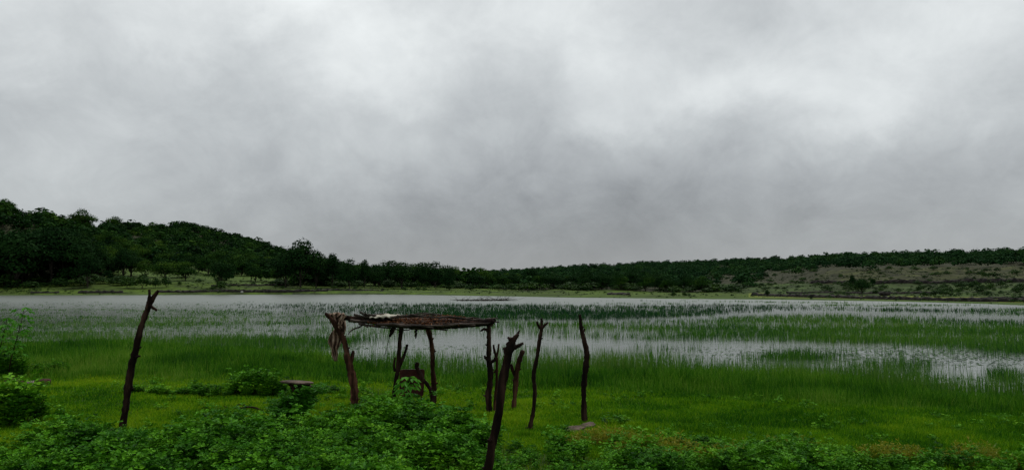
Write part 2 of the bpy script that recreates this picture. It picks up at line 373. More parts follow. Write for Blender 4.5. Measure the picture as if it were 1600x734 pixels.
def floating():
    n = 90000
    px = R.random(n)*1800-100; py = 466+R.random(n)*130; Y = yflat(py); x, _, _ = at(px, py, Y)
    D = band(px, py, [470,472,472,474,490,500,520,522,524,524,524,528,532,536,540,546,550], [545,545,545,548,555,570,578,575,573,575,580,588,595,602,610,618,624],
             [.8,.8,.8,.7,.6,.4,.2,.15,.15,.2,.3,.4,.5,.6,.6,.6,.5])
    ns = np.clip((fbm(x*.3, Y, 2.5, 41)-.45)*5, 0, 1)
    keep = (R.random(n) < D*ns*.8) & (terr(x, Y) < -.02); x, Y = x[keep], Y[keep]; n = len(x)
    acc = Acc(); az = R.random(n)*2*pi; Dv = np.stack([np.cos(az), np.sin(az), np.full(n, .25)*R.random(n)], 1)
    Nn = np.tile([0, 0, 1.], (n, 1)); sz = .05+.0011*Y
    leaf_at(acc, np.stack([x, Y, np.full(n, .006)], 1), Dv, Nn, sz*(1+R.random(n)*1.6), sz*.8, R.random(n)*.6, 0)
    tag(link('floating_weed', acc.build('floating_weed', M['reed'])), 'thin floating weed scattered on the open water', kind='stuff')
floating()

def tall_grass():
    n = 150000
    px = R.random(n)*1900-150; py = 528+R.random(n)*150
    Y = yflat(py, .15); x, _, _ = at(px, py, Y)
    for _ in range(3):
        z = terr(x, Y); Y = yflat(py, np.clip(z, 0, 1)); x, _, _ = at(px, py, Y)
    z = terr(x, Y)
    lawn = np.interp(px, LAWN[0], LAWN[1])+(fbm(x, Y, 2.5, 51)-.5)*22
    g = np.clip((lawn+12-py)/22, 0, 1)
    keep = (z > .0) & (R.random(n) < g)
    px, py, x, Y, z, g = [q[keep] for q in (px, py, x, Y, z, g)]
    k = 4; n = len(x); X = np.repeat(x, k)+R.normal(0, .07, n*k); YY = np.repeat(Y, k)+R.normal(0, .1, n*k)
    cl = fbm(X, YY, 1.5, 61); cl2 = fbm(X, YY, 5, 66)
    h = (.08+np.repeat(g, k)*.40)*(.4+.6*R.random(n*k))*(.1+1.15*cl+.6*cl2)
    w = np.maximum(.008, .0006*YY)*(.7+.6*R.random(n*k))
    tint = np.clip(.62-np.repeat(g, k)*.18+R.normal(0, .22, n*k)+(cl2-.5)*.6, 0, 1)
    v, f, t = blades(np.stack([X, YY, terr(X, YY)-.02], 1), h, w, np.abs(R.normal(.2, .2, n*k)), tint=tint)
    tag(link('tall_grass', mesh('tall_grass', v, f, t, M['tall'])), 'tall deep green grass along the near water edge', kind='stuff')
tall_grass()
WT = ([-200, 0, 50, 100, 200, 300, 400, 440, 520, 600, 690, 740, 800, 900, 1000, 1100, 1110], [722, 714, 698, 686, 686, 688, 690, 684, 680, 672, 676, 694, 704, 712, 728, 748, 2000])
RT = ([900, 930, 1000, 1100, 1200, 1300, 1400, 1500, 1600, 1800], [705, 694, 704, 714, 719, 722, 726, 732, 740, 752])
RB = ([900, 930, 1000, 1100, 1200, 1300, 1600, 1800], [700, 702, 724, 748, 778, 805, 850, 870])
def in_weeds(px, py):
    a = py > np.interp(px, *WT)
    b = (px > 900) & (py > np.interp(px, *RT)) & (py < np.interp(px, *RB))
    return a, b
def lawn():
    n = 270000
    px = R.random(n)*1900-150; py = 575+R.random(n)**1.1*215
    Y = yflat(py, .5); x, _, _ = at(px, py, Y)
    for _ in range(3):
        z = terr(x, Y); Y = yflat(py, np.clip(z, 0, 1)); x, _, _ = at(px, py, Y)
    a, b = in_weeds(px, py)
    lw = np.interp(px, LAWN[0], LAWN[1])
    keep = (py > lw-22) & (~a | (R.random(n) < .15)) & (terr(x, Y) > .1)
    px, py, x, Y = [q[keep] for q in (px, py, x, Y)]
    k = 3; n = len(x); X = np.repeat(x, k)+R.normal(0, .04, n*k); YY = np.repeat(Y, k)+R.normal(0, .05, n*k)
    cl = fbm(X, YY, .8, 71); cl2 = fbm(X, YY, 3, 72); right = np.clip((np.repeat(px, k)-700)/500, 0, 1)
    h = (.025+.055*cl+.04*R.random(n*k))*(.85+right*.6)*(1+.6*np.clip((fbm(X, YY, .45, 77)-.62)*7, 0, 1))
    w = np.maximum(.007, .0008*YY)*(.7+.6*R.random(n*k))
    tint = np.clip(.62-right*.44+(cl2-.5)*(.9-.5*right)+(cl-.5)*.5+R.normal(0, .24, n*k), 0, 1)
    v, f, t = blades(np.stack([X, YY, terr(X, YY)-.01], 1), h, w, np.abs(R.normal(.3, .3, n*k)), tint=tint)
    tag(link('short_grass', mesh('short_grass', v, f, t, M['lawn'])), 'short bright green grass covering the near bank', kind='stuff')
lawn()

# ---------------------------------------------------------------- leafy plants
def plant(rng, hgt=.5, stems=5, leaves=9, L=.045, W=.026, pairs=3, spread=.45, stemr=.004, rachis=.07):
    """a many-stemmed herb: stems with compound leaves; returns (v,f,t)"""
    acc = Acc(); ST_ = Acc()
    for s in range(stems):
        az = rng.random()*2*pi; sp = spread*(.3+.9*rng.random()); hh = hgt*(.6+.5*rng.random())
        q = np.linspace(0, 1, 4); pts = np.stack([cos(az)*sp*hh*q**1.3, sin(az)*sp*hh*q**1.3, hh*q], 1)
        tube(ST_, pts, np.linspace(stemr, stemr*.4, 4), 3, .1, .25, rng, 1)
        for l in range(leaves):
            u = .28+.72*(l+rng.random()*.6)/leaves; u = min(u, 1)
            p = np.array([np.interp(u, q, pts[:, i]) for i in range(3)])
            la = az+l*2.4+rng.random()*.7; el = .15+.6*rng.random()
            d = np.array([cos(la)*cos(el), sin(la)*cos(el), sin(el)]); rl = rachis*(.7+.6*rng.random())
            n = np.array([-cos(la)*sin(el), -sin(la)*sin(el), cos(el)]); sd = np.cross(d, n)
            P = []; D = []; Nn = []
            for k in range(pairs):
                b = p+d*rl*(.35+.65*(k+1)/pairs)
                for sg in (-1, 1):
                    P.append(b); dd = d*(.35+.3*k/pairs)+sd*sg*.85+n*(rng.random()-.4)*.5; D.append(dd/np.linalg.norm(dd))
                    nn = n+(rng.random(3)-.5)*1.0; Nn.append(nn/np.linalg.norm(nn))
            sz = (.75+.5*rng.random())*(1.0-.25*u)
            tt = np.clip(.35+.2*u+rng.normal(0, .18), 0, 1)  # tint rises up the stem: a little shade put into the lower leaves' colour
            leaf_at(acc, np.array(P), np.array(D), np.array(Nn), L*sz, W*sz, np.clip(tt+rng.normal(0, .06, len(P)), 0, 1))
    v, f, t = acc.arr(); v2, f2, t2 = ST_.arr()
    return np.concatenate([v, v2]), np.concatenate([f, f2+len(v)]), np.concatenate([t, t2])
pr = np.random.default_rng(77)
WEED = [plant(pr, .42+.14*pr.random(), 6, 8, .082, .05, 3 if k % 3 else 2, .5, rachis=.085) for k in range(8)]
WEED += [plant(pr, .50, 4, 8, .115, .07, 1, .45, rachis=.05) for _ in range(2)]
LOWW = [plant(pr, .16, 4, 5, .035, .024, 2, .8, rachis=.035) for _ in range(5)]
def spread_points(n, x0, x1, y0, y1):
    return x0+R.random(n)*(x1-x0), y0+R.random(n)*(y1-y0)
def weeds():
    n = 7500; x, y = spread_points(n, -9, 10, 5.6, 15)
    z = terr(x, y); px, py = proj(x, y, z); a, b = in_weeds(px, py+(fbm(x, y, .9, 81)-.5)*26)
    keepA = a & (px > -120) & (px < 1200); 
    mound = np.exp(-((px-640)/60)**2-((py-700)/30)**2)
    lump = np.clip((fbm(x, y, .75, 82, 2)-.28)*2.3, 0, 1.15)
    hs = (.34+.46*lump)*(1+.25*mound)*(.8+.4*R.random(n))
    hs = hs*np.interp(px, [-100, 60, 300, 560, 720, 800, 1000, 1100], [1.05, 1.05, 1.05, 1.1, 1.0, .95, .85, .6])
    i = np.nonzero(keepA & (R.random(n) < .6+.5*lump))[0]
    acc = merge(WEED, np.stack([x[i], y[i], z[i]], 1), R.random(len(i))*2*pi, hs[i], dt=fbm(x[i], y[i], .7, 85))
    tag(link('leafy_weeds', acc.build('leafy_weeds', M['weed'])), 'dense knee-high leafy weeds filling the near foreground', kind='stuff')
    i = np.nonzero(b & ~keepA & (R.random(n) < .95))[0]
    hs2 = (.30+.48*np.clip((fbm(x, y, .6, 83, 2)-.25)*2.2, 0, 1.1))*(.8+.4*R.random(n))
    acc = merge(WEED, np.stack([x[i], y[i], z[i]], 1), R.random(len(i))*2*pi, hs2[i], dt=fbm(x[i], y[i], .7, 86))
    tag(link('creeping_weeds', acc.build('creeping_weeds', M['weed'])), 'low leafy weeds in a band across the lower right bank', kind='stuff')
    n = 1500; x, y = spread_points(n, -16, 16, 8, 22); z = terr(x, y); px, py = proj(x, y, z)
    ns = fbm(x, y, 1.4, 90); i = np.nonzero((ns > .54) & (z > .2) & (py > np.interp(px, *LAWN)-5))[0]
    acc = merge(LOWW, np.stack([x[i], y[i], z[i]-.02], 1), R.random(len(i))*2*pi, .6+.8*R.random(len(i)), dt=R.random(len(i)))
    tag(link('ground_weeds', acc.build('ground_weeds', M['weed'])), 'small broad-leaved weeds dotted through the short grass', kind='stuff')
weeds()

def bush(px, py, wpx, hpx, label, name='bush', mat='weed', protos=None, n=None, group=None, cat='bush', dscale=1.0):
    """a low bush of many herb shoots, base at pixel (px,py) on the ground"""
    x, y, z = ground(px, py); W = wpx/F*y/2; Hh = hpx/F*y; n = n or max(8, int(60*W*W*2+10))
    a = R.random(n)*2*pi; r = np.sqrt(R.random(n)); X = r*np.cos(a)*W; Y = r*np.sin(a)*W*.7
    zz = np.array([gz(x+X[i], y+Y[i])-z for i in range(n)])
    s = Hh/.5*(1.05-.5*r*r)*(.8+.4*R.random(n))*dscale
    q = np.stack([np.maximum(s, .5), np.maximum(s, .5), s], 1) if Hh < .3 else s
    acc = merge(protos or WEED, np.stack([X, Y, zz], 1), R.random(n)*2*pi, q, dt=R.random(n))
    o = link(name, acc.build(name, M[mat]), loc=(x, y, z-.01)); tag(o, label, cat, group); return o
bush(400, 617, 92, 34, 'rounded leafy green bush on the lawn left of the stone slab')
bush(318, 618, 78, 20, 'low spreading bush on the lawn, left of the rounded bush')
bush(252, 616, 44, 14, 'small low weed clump beside the left forked post', 'weed_clump', cat='plant')
bush(207, 614, 34, 13, 'tiny weed clump growing right behind the left forked post', 'weed_clump', cat='plant')
bush(14, 664, 96, 66, 'big dark leafy bush at the left edge of the bank')
bush(0, 590, 80, 34, 'leafy bush behind the big bush at the left edge')
bush(80, 584, 54, 20, 'grassy bush behind the red-brown rocks at left')
bush(503, 614, 60, 14, 'low leafy clump around the short log beside the slab', 'weed_clump', cat='plant')
bush(962, 664, 46, 14, 'dark green clump right of the two flat stones', 'weed_clump', cat='plant')
bush(1040, 702, 90, 30, 'dark leafy mound at right, behind the weed band')
bush(1110, 706, 60, 26, 'leafy mound at right of the dark mound in the weed band')
# vine swallowing the stump under the slab
def vine():
    x, y, z = ground(452, 668); acc = Acc(); rng = np.random.default_rng(9)
    pr_ = [plant(rng, .3, 4, 8, .05, .045, 2, .7, rachis=.05) for _ in range(4)]
    n = 90; u = rng.random(n); cx = (-12+30*u)/F*y; cz = u*.46
    pos = np.stack([cx+rng.normal(0, .12, n), rng.normal(-.06, .1, n), np.maximum(cz+rng.normal(0, .05, n)-.1, 0)], 1)
    a = merge(pr_, pos, rng.random(n)*2*pi, .7+.4*rng.random(n), dt=rng.random(n))
    tag(link('vine', a.build('vine', M['broad']), loc=(x, y, z)), 'leafy green vine climbing the dark stump under the slab', 'vine')
vine()

def sapling(pts, lab, leaves, L=.17, spread_=.8, base=None, name='sapling', stemmat='bark'):
    """broad-leaved sapling: woody stem (part) and big drooping leaves (part); pts = stem pixel path, base first"""
    x, y, z = ground(*pts[0]) if base is None else base
    rng = np.random.default_rng(int(abs(pts[0][0]))+3)
    P = np.array([[a-b for a, b in zip(at(p[0], p[1], y), (x, y, z))] for p in pts]); P[:, 1] += np.linspace(0, .1, len(P)); P[0, 2] -= .05
    e = link(name, None, loc=(x, y, z)); tag(e, lab, 'plant')
    st = Acc(); tube(st, P, np.linspace(.013, .006, len(P)), 6, .1, .3, rng)
    lf = Acc()
    for k in range(leaves):
        u = .35+.65*k/(leaves-1); b = np.array([np.interp(u, np.linspace(0, 1, len(P)), P[:, i]) for i in range(3)])
        az = k*2.4+rng.random(); d = np.array([cos(az), sin(az), .45]); ln = L*(.7+.7*(1-u))*(1+.3*rng.random())
        q = b+d*ln*spread_; tube(st, [b, (b+q)/2+np.array([0, 0, .02]), q], [.005, .004, .003], 4, .05, .5, rng, 1)
        for j in range(3):
            a2 = az+(j-1)*.75; dd = np.array([cos(a2), sin(a2), -.25-.35*rng.random()]); dd /= np.linalg.norm(dd)
            nn = np.array([0, 0, 1.])+(rng.random(3)-.5)*.5; nn -= dd*nn.dot(dd); nn /= np.linalg.norm(nn)
            leaf_at(lf, np.array([q]), np.array([dd]), np.array([nn]), L*(.8+.3*rng.random()), L*.48, .4+.4*rng.random(), .18)
    link('stem', st.build('stem', M[stemmat], True), e); link('foliage', lf.build('foliage', M['broad']), e)
    return e
sapling([(12, 592), (16, 560), (26, 520), (33, 483)], 'tall broad-leaved sapling standing at the left edge', 24, .18)
sapling([(-8, 590), (-4, 555), (2, 525), (6, 500)], 'broad-leaved plant cut by the left picture edge', 20, .18)
sapling([(640, 668), (636, 640), (634, 612), (638, 592)], 'big-leaved plant in front of the maroon panel', 26, .15, .7, name='leafy_plant')
sapling([(672, 672), (680, 650), (690, 635)], 'broad-leaved plant below the reddish shelter post', 16, .15, .7, name='leafy_plant')
sapling([(603, 668), (606, 650), (610, 638)], 'broad-leaved plant below the forked shelter post', 14, .12, .7, name='leafy_plant')

def brush(px, py, wpx, hpx, lab):
    """dry yellow-green feathery brush"""
    x, y, z = ground(px, py); W = wpx/F*y/2; Hh = hpx/F*y; rng = np.random.default_rng(int(px)); acc = Acc()
    n = int(80*max(1, W/.3)); 
    for k in range(n):
        a = rng.random()*2*pi; r = math.sqrt(rng.random()); b = np.array([r*cos(a)*W, r*sin(a)*W*.6, 0.]); b[2] = gz(x+b[0], y+b[1])-z
        h = Hh*(1.1-.5*r)*(.6+.5*rng.random()); tip = b+np.array([(rng.random()-.5)*.7*h+cos(a)*r*.4*h, (rng.random()-.5)*.7*h, h])
        mid = (b+tip)/2+rng.normal(0, .02, 3); tube(acc, [b, mid, tip], [.0035, .0028, .0015], 3, .1, .5+.3*rng.random(), rng, 1)
        m = 12; u = .25+.75*rng.random(m); P = b+(tip-b)*u[:, None]; D = rng.normal(0, 1, (m, 3)); D[:, 2] = np.abs(D[:, 2])*.6; D /= np.linalg.norm(D, axis=1)[:, None]
        N_ = rng.normal(0, 1, (m, 3)); N_ -= D*(N_*D).sum(1)[:, None]; N_ /= np.linalg.norm(N_, axis=1)[:, None]
        leaf_at(acc, P, D, N_, .045+.03*rng.random(m), .013, np.clip(rng.normal(.5, .25, m), 0, 1))
    tag(link('dry_brush', acc.build('dry_brush', M['yellowbrush']), loc=(x, y, z-.01)), lab, 'plant')
brush(905, 696, 60, 16, 'yellowish dry brush just below the two flat stones')
brush(950, 696, 96, 30, 'largest yellow-brown dry brush patch right of the flat stones')
brush(1008, 714, 84, 42, 'brownish dry brush left of the dark leafy mound')
brush(1062, 722, 70, 40, 'thin dry brush in front of the dark leafy mound')
brush(1145, 732, 50, 46, 'reddish dry brush standing in the middle of weed band')
brush(1236, 710, 84, 30, 'bright yellow dry brush on the back edge of weed band')
brush(1268, 744, 80, 40, 'pale dry brush low in the weed band, under the bright one')
brush(1392, 722, 96, 34, 'low tan brush on the back edge of weed band at right')
brush(1530, 736, 90, 50, 'tall tan dry brush near the lower right corner')
brush(1590, 745, 40, 24, 'small dry brush cut by the right edge')

# ---------------------------------------------------------------- posts
def wood(name, paths, Y, mat, parent=None, loc=(0, 0, 0), depth=0.0, rough=.22, rng=None, part='branch', sides=10):
    """paths: list of pixel polylines [(px,py,radius_px),...]; the first is the main piece, the rest its branches"""
    rng = rng or np.random.default_rng(int(abs(paths[0][0][0])*7))
    first = None
    for k, p in enumerate(paths):
        P = np.array([[a-b for a, b in zip(at(q[0], q[1], Y+depth), loc)] for q in p]); P[:, 1] += np.cumsum(rng.normal(0, .012, len(P)))
        if k: P[:, 1] += rng.normal(0, .06)*np.linspace(0, 1, len(P))
        acc = Acc(); rr = np.array([q[2] for q in p])/F*(Y+depth)*.76*(1+rng.normal(0, .09, len(p)))
        P[1:, 0] += rng.normal(0, .16, len(P)-1)*rr[1:]; tube(acc, P, rr, sides, rough*1.2, .5, rng, 6)
        if k == 0:
            for j in range(5):                      # knots on the wood
                i = rng.integers(1, len(P)-1) if len(P) > 2 else 0; a = rng.random()*2*pi; b = P[i]; d = np.array([cos(a), sin(a)*.6, .35])
                tube(acc, [b, b+d*rr[i]*1.1, b+d*rr[i]*1.7], [rr[i]*.6, rr[i]*.45, rr[i]*.2], 7, .2, .5, rng, 1)
        nm = name if k == 0 else part
        o = link(nm, acc.build(nm, M[mat], True), parent if k == 0 else first, loc=None)
        if k == 0: first = o
    return first
def post(paths, lab, mat='bark', base=None, name='wooden_post', cat='post'):
    b = paths[0][0]; x, y, z = ground(b[0], b[1]) if base is None else base
    paths = [[(b[0]-(paths[0][1][0]-b[0])*.15, b[1]+14, b[2])]+list(paths[0])]+list(paths[1:])
    o = wood(name, paths, y, mat, None, (x, y, z)); o.location = (x, y, z); tag(o, lab, cat, 'rough wooden posts on the bank')
    return o
post([[(190,672,6.5),(193,645,7),(198,610,6.8),(203,575,6.5),(211,545,6),(218,515,5.6),(226,488,5.2),(234,470,4.6),(243,457,3.6),(246,454,2.5)],
      [(229,482,4),(231,470,3.6),(231,460,3.3),(230,453,2.6)], [(233,476,3),(238,481,2.6),(243,485,2)], [(212,558,3),(216,556,2.2),(219,556,1.6)]],
     'tall leaning post with a forked top at the far left', 'bark')
post([[(757,790,9.2),(764,734,9.2),(772,690,9),(780,645,8.8),(787,600,8.8),(793,565,9),(797,545,8.5),(803,530,5.5),(810,522,2.5)],
      [(796,553,6),(800,545,5),(809,541,4),(818,537,2.5)], [(793,556,6),(789,547,4),(787,543,2.5)], [(799,540,5),(797,531,3.5),(794,526,2)], [(801,534,4),(807,524,3),(812,516,1)]],
     'thick dark foreground post leaning right with ragged broken top', 'bark')
post([[(803,638,4.5),(805,615,4.5),(806,595,4.8),(808,578,5),(812,562,5),(817,547,4.2)],
      [(806,588,3.8),(801,576,3.2),(799,568,2.4)]], 'short forked post just right of the thick foreground post', 'barkred')
post([[(829,671,6.2),(829,663,5),(834,640,4.2),(835,610,4.3),(834,585,4.4),(839,555,4.2),(843,530,4),(846,514,3.8),(846,497,2.8)],
      [(846,515,3.2),(841,507,2.8),(839,502,2)], [(846,513,3),(851,507,2.6),(856,503,1.6)]],
     'slim crooked post with a three-pronged top', 'bark')
post([[(912,662,5.6),(913,640,5.4),(911,620,5.2),(912,598,5.4),(916,575,5.5),(916,550,5.2),(913,530,5),(908,512,4),(907,500,3.2),(906,491,2.6)],
      [(909,520,2.5),(913,517,2.2),(914,513,1.5)]],
     'curved single pole rising behind the two flat stones', 'bark')
post([[(773,645,4),(774,620,3),(776,600,3),(776,580,2.8),(775,562,2.8),(773,548,2.4),(771,538,2)],
      [(775,560,2.2),(778,548,1.9),(779,537,1.6)], [(775,578,2),(772,582,1.8)]],
     'thin forked post standing against the right shelter post', 'barkred')

# ---------------------------------------------------------------- shelter
sx, sy, sz = ground(640, 640)
sh = link('shelter', None, loc=(sx, sy, sz)); tag(sh, 'rough stick shelter with a flat thatched roof on crooked posts', 'shelter')
LOC = (sx, sy, sz)
def spost(paths, bpy_, mat='bark'):
    _, y, _ = ground(paths[0][0][0], bpy_); 
    paths = [[(paths[0][0][0], bpy_+8, paths[0][0][2])]+list(paths[0])]+list(paths[1:])
    return wood('post', paths, y, mat, sh, LOC), y
o, y1 = spost([[(554,626,7.5),(552,605,7.5),(548,580,6.8),(544,560,6),(541,545,5.4),(535,527,5),(527,512,4.6),(517,499,4),(508,489,3)],
      [(546,570,5),(549,560,3.6),(551,548,2.6)], [(532,525,3.4),(533,510,3),(535,497,3)]], 636, 'barkred')
o['label'] = 'front left shelter post bent like a knee with a forked top'
o, y2 = spost([[(613,628,5.5),(617,605,5),(620,580,4.6),(622,555,4.6),(625,530,4.8),(628,505,5.2)],
      [(619,588,3.6),(626,568,3.2),(632,552,3),(636,538,2.4)], [(617,580,2.5),(616,570,2.2),(617,558,1.5)]], 640)
o, y3 = spost([[(677,622,4.8),(677,600,5),(676,575,5),(674,550,5),(672,530,5),(667,508,5.5)]], 634, 'barkred')
o['label'] = 'smooth reddish brown shelter post'
o, y4 = spost([[(764,645,6.5),(763,620,6),(765,600,6),(766,580,5.4),(763,560,5),(763,540,4.8),(764,520,4.6),(763,497,3.4)],
      [(765,563,4),(760,560,3.2),(757,556,2)], [(765,566,4),(771,563,3),(774,558,2)], [(763,517,3.5),(757,514,2.6),(751,517,1.5)], [(763,508,3.6),(769,503,4),(774,499,2.5)]], 648)
Yc = (y1+y2+y3+y4)/4
def roof():
    rng = np.random.default_rng(4)
    zt = lambda X: 0
    rf = link('roof', None, sh)
    def stick(x0, p0, d0, x1, p1, d1, r, mat='stick', wob=2.0, taper=.55):
        n = 5; t = np.linspace(0, 1, n); pts = []
        for q in t:
            px = x0+(x1-x0)*q; py = p0+(p1-p0)*q+rng.normal(0, wob)*.5*(0 < q < 1); d = d0+(d1-d0)*q
            pts.append([a-b for a, b in zip(at(px, py, d), LOC)])
        a = Acc(); tube(a, pts, np.linspace(r, r*taper, n)/F*Yc, 7, .25, .5, rng, 3)
        link('stick', a.build('stick', M[mat], True), rf)
    # carrying beams
    for (x0, p0, d0, x1, p1, d1, r) in [(534,496,y1-.02, 772,503,y4-.05, 4.5), (545,499,y1+.1, 770,505,y4+.1, 4), (600,502,y2-.1, 690,504,y3-.1, 5), (770,500,y4-.05,640,512,y4+.2,4.5)]:
        n = 7; pts = [[a-b for a, b in zip(at(x0+(x1-x0)*q, p0+(p1-p0)*q+4*sin(q*pi)+rng.normal(0, .7), d0+(d1-d0)*q), LOC)] for q in np.linspace(0, 1, n)]
        a = Acc(); tube(a, pts, np.linspace(r, r*.7, n)/F*Yc, 9, .2, .5, rng, 4)
        link('beam', a.build('beam', M['bark'], True), rf)
    lo = lambda X: np.interp(X, [540, 580, 640, 700, 760, 776], [499, 507, 510, 513, 506, 502])
    hi = lambda X: np.interp(X, [540, 580, 640, 700, 760, 776], [497, 496, 495, 496, 501, 501])
    for k in range(64):
        a = 548+rng.random()*150; b = min(a+60+rng.random()*110, 766); u = rng.random()
        pa = hi(a)+(lo(a)-hi(a))*u+rng.normal(0, .8); pb = hi(b)+(lo(b)-hi(b))*u+rng.normal(0, .8)
        d = Yc-.55+1.1*(1-u)+rng.normal(0, .1)
        stick(a, pa, d, b, pb, d+rng.normal(0, .15), 1.1+1.7*rng.random(), wob=4.0)
    for (x0, p0, x1, p1, r) in [(563,487,590,499,1.6), (553,491,600,498,2), (547,500,600,503,2.4), (575,510,560,503,1.2), (570,489,583,497,1.2), (758,499,778,497,1.6), (740,500,780,503,1.8), (560,506,620,510,1.6), (600,507,700,513,2.4), (640,491,720,497,1.6), (655,496,690,491,1.1), (600,499,560,493,1.4), (690,495,765,502,1.4), (700,494,735,500,1.1), (620,493,668,489,1.6), (575,492,610,499,1.8), (645,512,700,516,1.6), (580,509,640,515,1.5), (610,496,690,492,2.0)]:
        stick(x0, p0, Yc-.45, x1, p1, Yc-.35, r)
    # curling twig off the left end
    pts = [[a-b for a, b in zip(at(p, q, Yc-.4), LOC)] for p, q in [(572,502), (563,510), (552,514), (546,519), (544,523)]]
    a = Acc(); tube(a, pts, np.array([1.4, 1.2, 1.1, .9, .5])/F*Yc, 6, .15, .5, rng, 4); link('twig', a.build('twig', M['stick'], True), rf)
    for (p, q, p2, q2) in [(583,507,574,512), (688,509,682,515), (612,505,603,499), (585,506,600,509), (700,511,707,507)]:
        stick(p, q, Yc-.4, p2, q2, Yc-.4, 1.1)
    # dead leaves and straw heaped on the sticks
    acc = Acc(); m = 5200; X = 575+rng.random(m)*175; w = np.interp(X, [575, 600, 640, 690, 740, 750], [.2, .6, .8, 1, .5, .1]); keep = rng.random(m) < w
    X = X[keep]; m = len(X); u = rng.random(m); d = Yc-.5+1.1*u; hgt = np.interp(X, [575, 610, 640, 680, 715, 750], [1.0, 2.5, 3.5, 4.2, 5.5, 1])*rng.random(m)
    px_, _, z_ = at(X, hi(X)+(lo(X)-hi(X)+3)*(1-u)*.55-hgt+1.0, d); P = np.stack([px_, d, z_], 1)-np.array(LOC)
    D = rng.normal(0, 1, (m, 3)); D[:, 2] *= .3; D /= np.linalg.norm(D, axis=1)[:, None]; N_ = rng.normal(0, .5, (m, 3)); N_[:, 2] += 1; N_ -= D*(N_*D).sum(1)[:, None]; N_ /= np.linalg.norm(N_, axis=1)[:, None]
    leaf_at(acc, P, D, N_, .05+.05*rng.random(m), .02+.015*rng.random(m), rng.random(m), .2)
    t = link('thatch', acc.build('thatch', M['thatch']), rf); t['kind'] = 'stuff'
roof()

def cloth(name, rows, Y, mat, lab, cat, folds=5, amp=.03, loc=None, seed=1, thick=.006):
    """rows: (px_left, px_right, py, depth offset)"""
    rng = np.random.default_rng(seed); loc = loc or at((rows[0][0]+rows[0][1])/2, rows[-1][2], Y)
    n, m = 40, 26; t = np.linspace(0, 1, n); k = np.linspace(0, 1, len(rows)); rows = np.array(rows, float)
    L_, R_, P_, D_ = [np.interp(t, k, rows[:, i]) for i in range(4)]
    ph = rng.random(4)*6; V = []
    for i in range(n):
        for j in range(m):
            s = j/(m-1); px = L_[i]+(R_[i]-L_[i])*s+.8*sin(t[i]*17+ph[0]+s*5); d = Y+D_[i]+amp*sin(s*folds*2*pi+ph[1]+2*sin(t[i]*5+ph[2]))+amp*.5*sin(s*folds*4.3+t[i]*11+ph[3])
            V.append([a-b for a, b in zip(at(px, P_[i]+.9*sin(s*9+t[i]*4), d), loc)])
    f = [(i*m+j, i*m+j+1, (i+1)*m+j+1, (i+1)*m+j) for i in range(n-1) for j in range(m-1)]
    o = link(name, mesh(name, V, f, None, M[mat], True), loc=loc); md = o.modifiers.new('s', 'SOLIDIFY'); md.thickness = thick
    tag(o, lab, cat); return o
cloth('rag', [(512, 528, 494, .10), (516, 538, 488, .10), (519, 540, 500, .12), (522, 540, 512, .12), (516, 538, 522, .12), (512, 536, 534, .12), (515, 530, 541, .12), (519, 527, 547, .12), (519, 529, 555, .12), (521, 527, 564, .12)],
      y1, 'rag', 'beige-brown ragged cloth hanging from the forked left shelter post', 'cloth', 3, .05)
cloth('cloth_strip', [(533, 541, 491, -.12), (531, 538, 498, -.12), (529, 535, 506, -.12), (529, 534, 513, -.11)], y1, 'rag', 'pale twisted cloth strip tied over the left shelter post', 'cloth', 2, .02, seed=3)
cloth('dark_rag', [(612, 618, 507, 0), (611, 618, 513, 0), (609, 617, 518, 0), (608, 612, 524, 0), (608, 609, 526, 0)], Yc-.35, 'bark', 'small dark rag hanging under the roof beside the forked post', 'cloth', 2, .02, seed=5)
cloth('dark_strip', [(647, 652, 509, 0), (648, 652, 515, 0), (649, 651, 521, 0), (649, 650, 528, 0)], Yc-.2, 'bark', 'narrow dark strip hanging from the middle of the roof', 'cloth', 1, .01, seed=6)
a = Acc(); lc = at(600, 560, Yc-.35); tube(a, [[q-w for q, w in zip(at(p, r, Yc-.35), lc)] for p, r in [(609, 524), (606, 536), (603, 548), (600, 556)]], np.array([.5, .45, .45, .4])/F*Yc, 5, .1)
tag(link('string', a.build('string', M['bark'], True), loc=lc), 'thin dark string dangling below the small dark rag', 'string')
def bag():
    rng = np.random.default_rng(8); n, m = 26, 14; x0, y0, z0 = at(603, 493, Yc-.25); V = []
    W = 48/F*Yc/2; 
    for i in range(n):
        for j in range(m):
            u = i/(n-1)*2-1; v = j/(m-1)*2-1; e = max(0, 1-u*u)*max(0, 1-v*v)
            zz = .035*e**.5*(1+.35*sin(u*5+1)+.2*sin(v*6+u*3)) + (.03*math.exp(-((u-.82)/.14)**2)*max(0, 1-v*v))+.012*sin(u*13+v*7)
            V.append((u*W*(1-.15*v*v), v*.22*(1-.3*u), zz))
    f = [(i*m+j, (i+1)*m+j, (i+1)*m+j+1, i*m+j+1) for i in range(n-1) for j in range(m-1)]
    o = link('white_sack', mesh('white_sack', V, f, None, M['white'], True), loc=(x0, y0, z0-.02)); md = o.modifiers.new('s', 'SOLIDIFY'); md.thickness = .008
    tag(o, 'crumpled off-white sack lying on top of the shelter roof', 'sack')
bag()
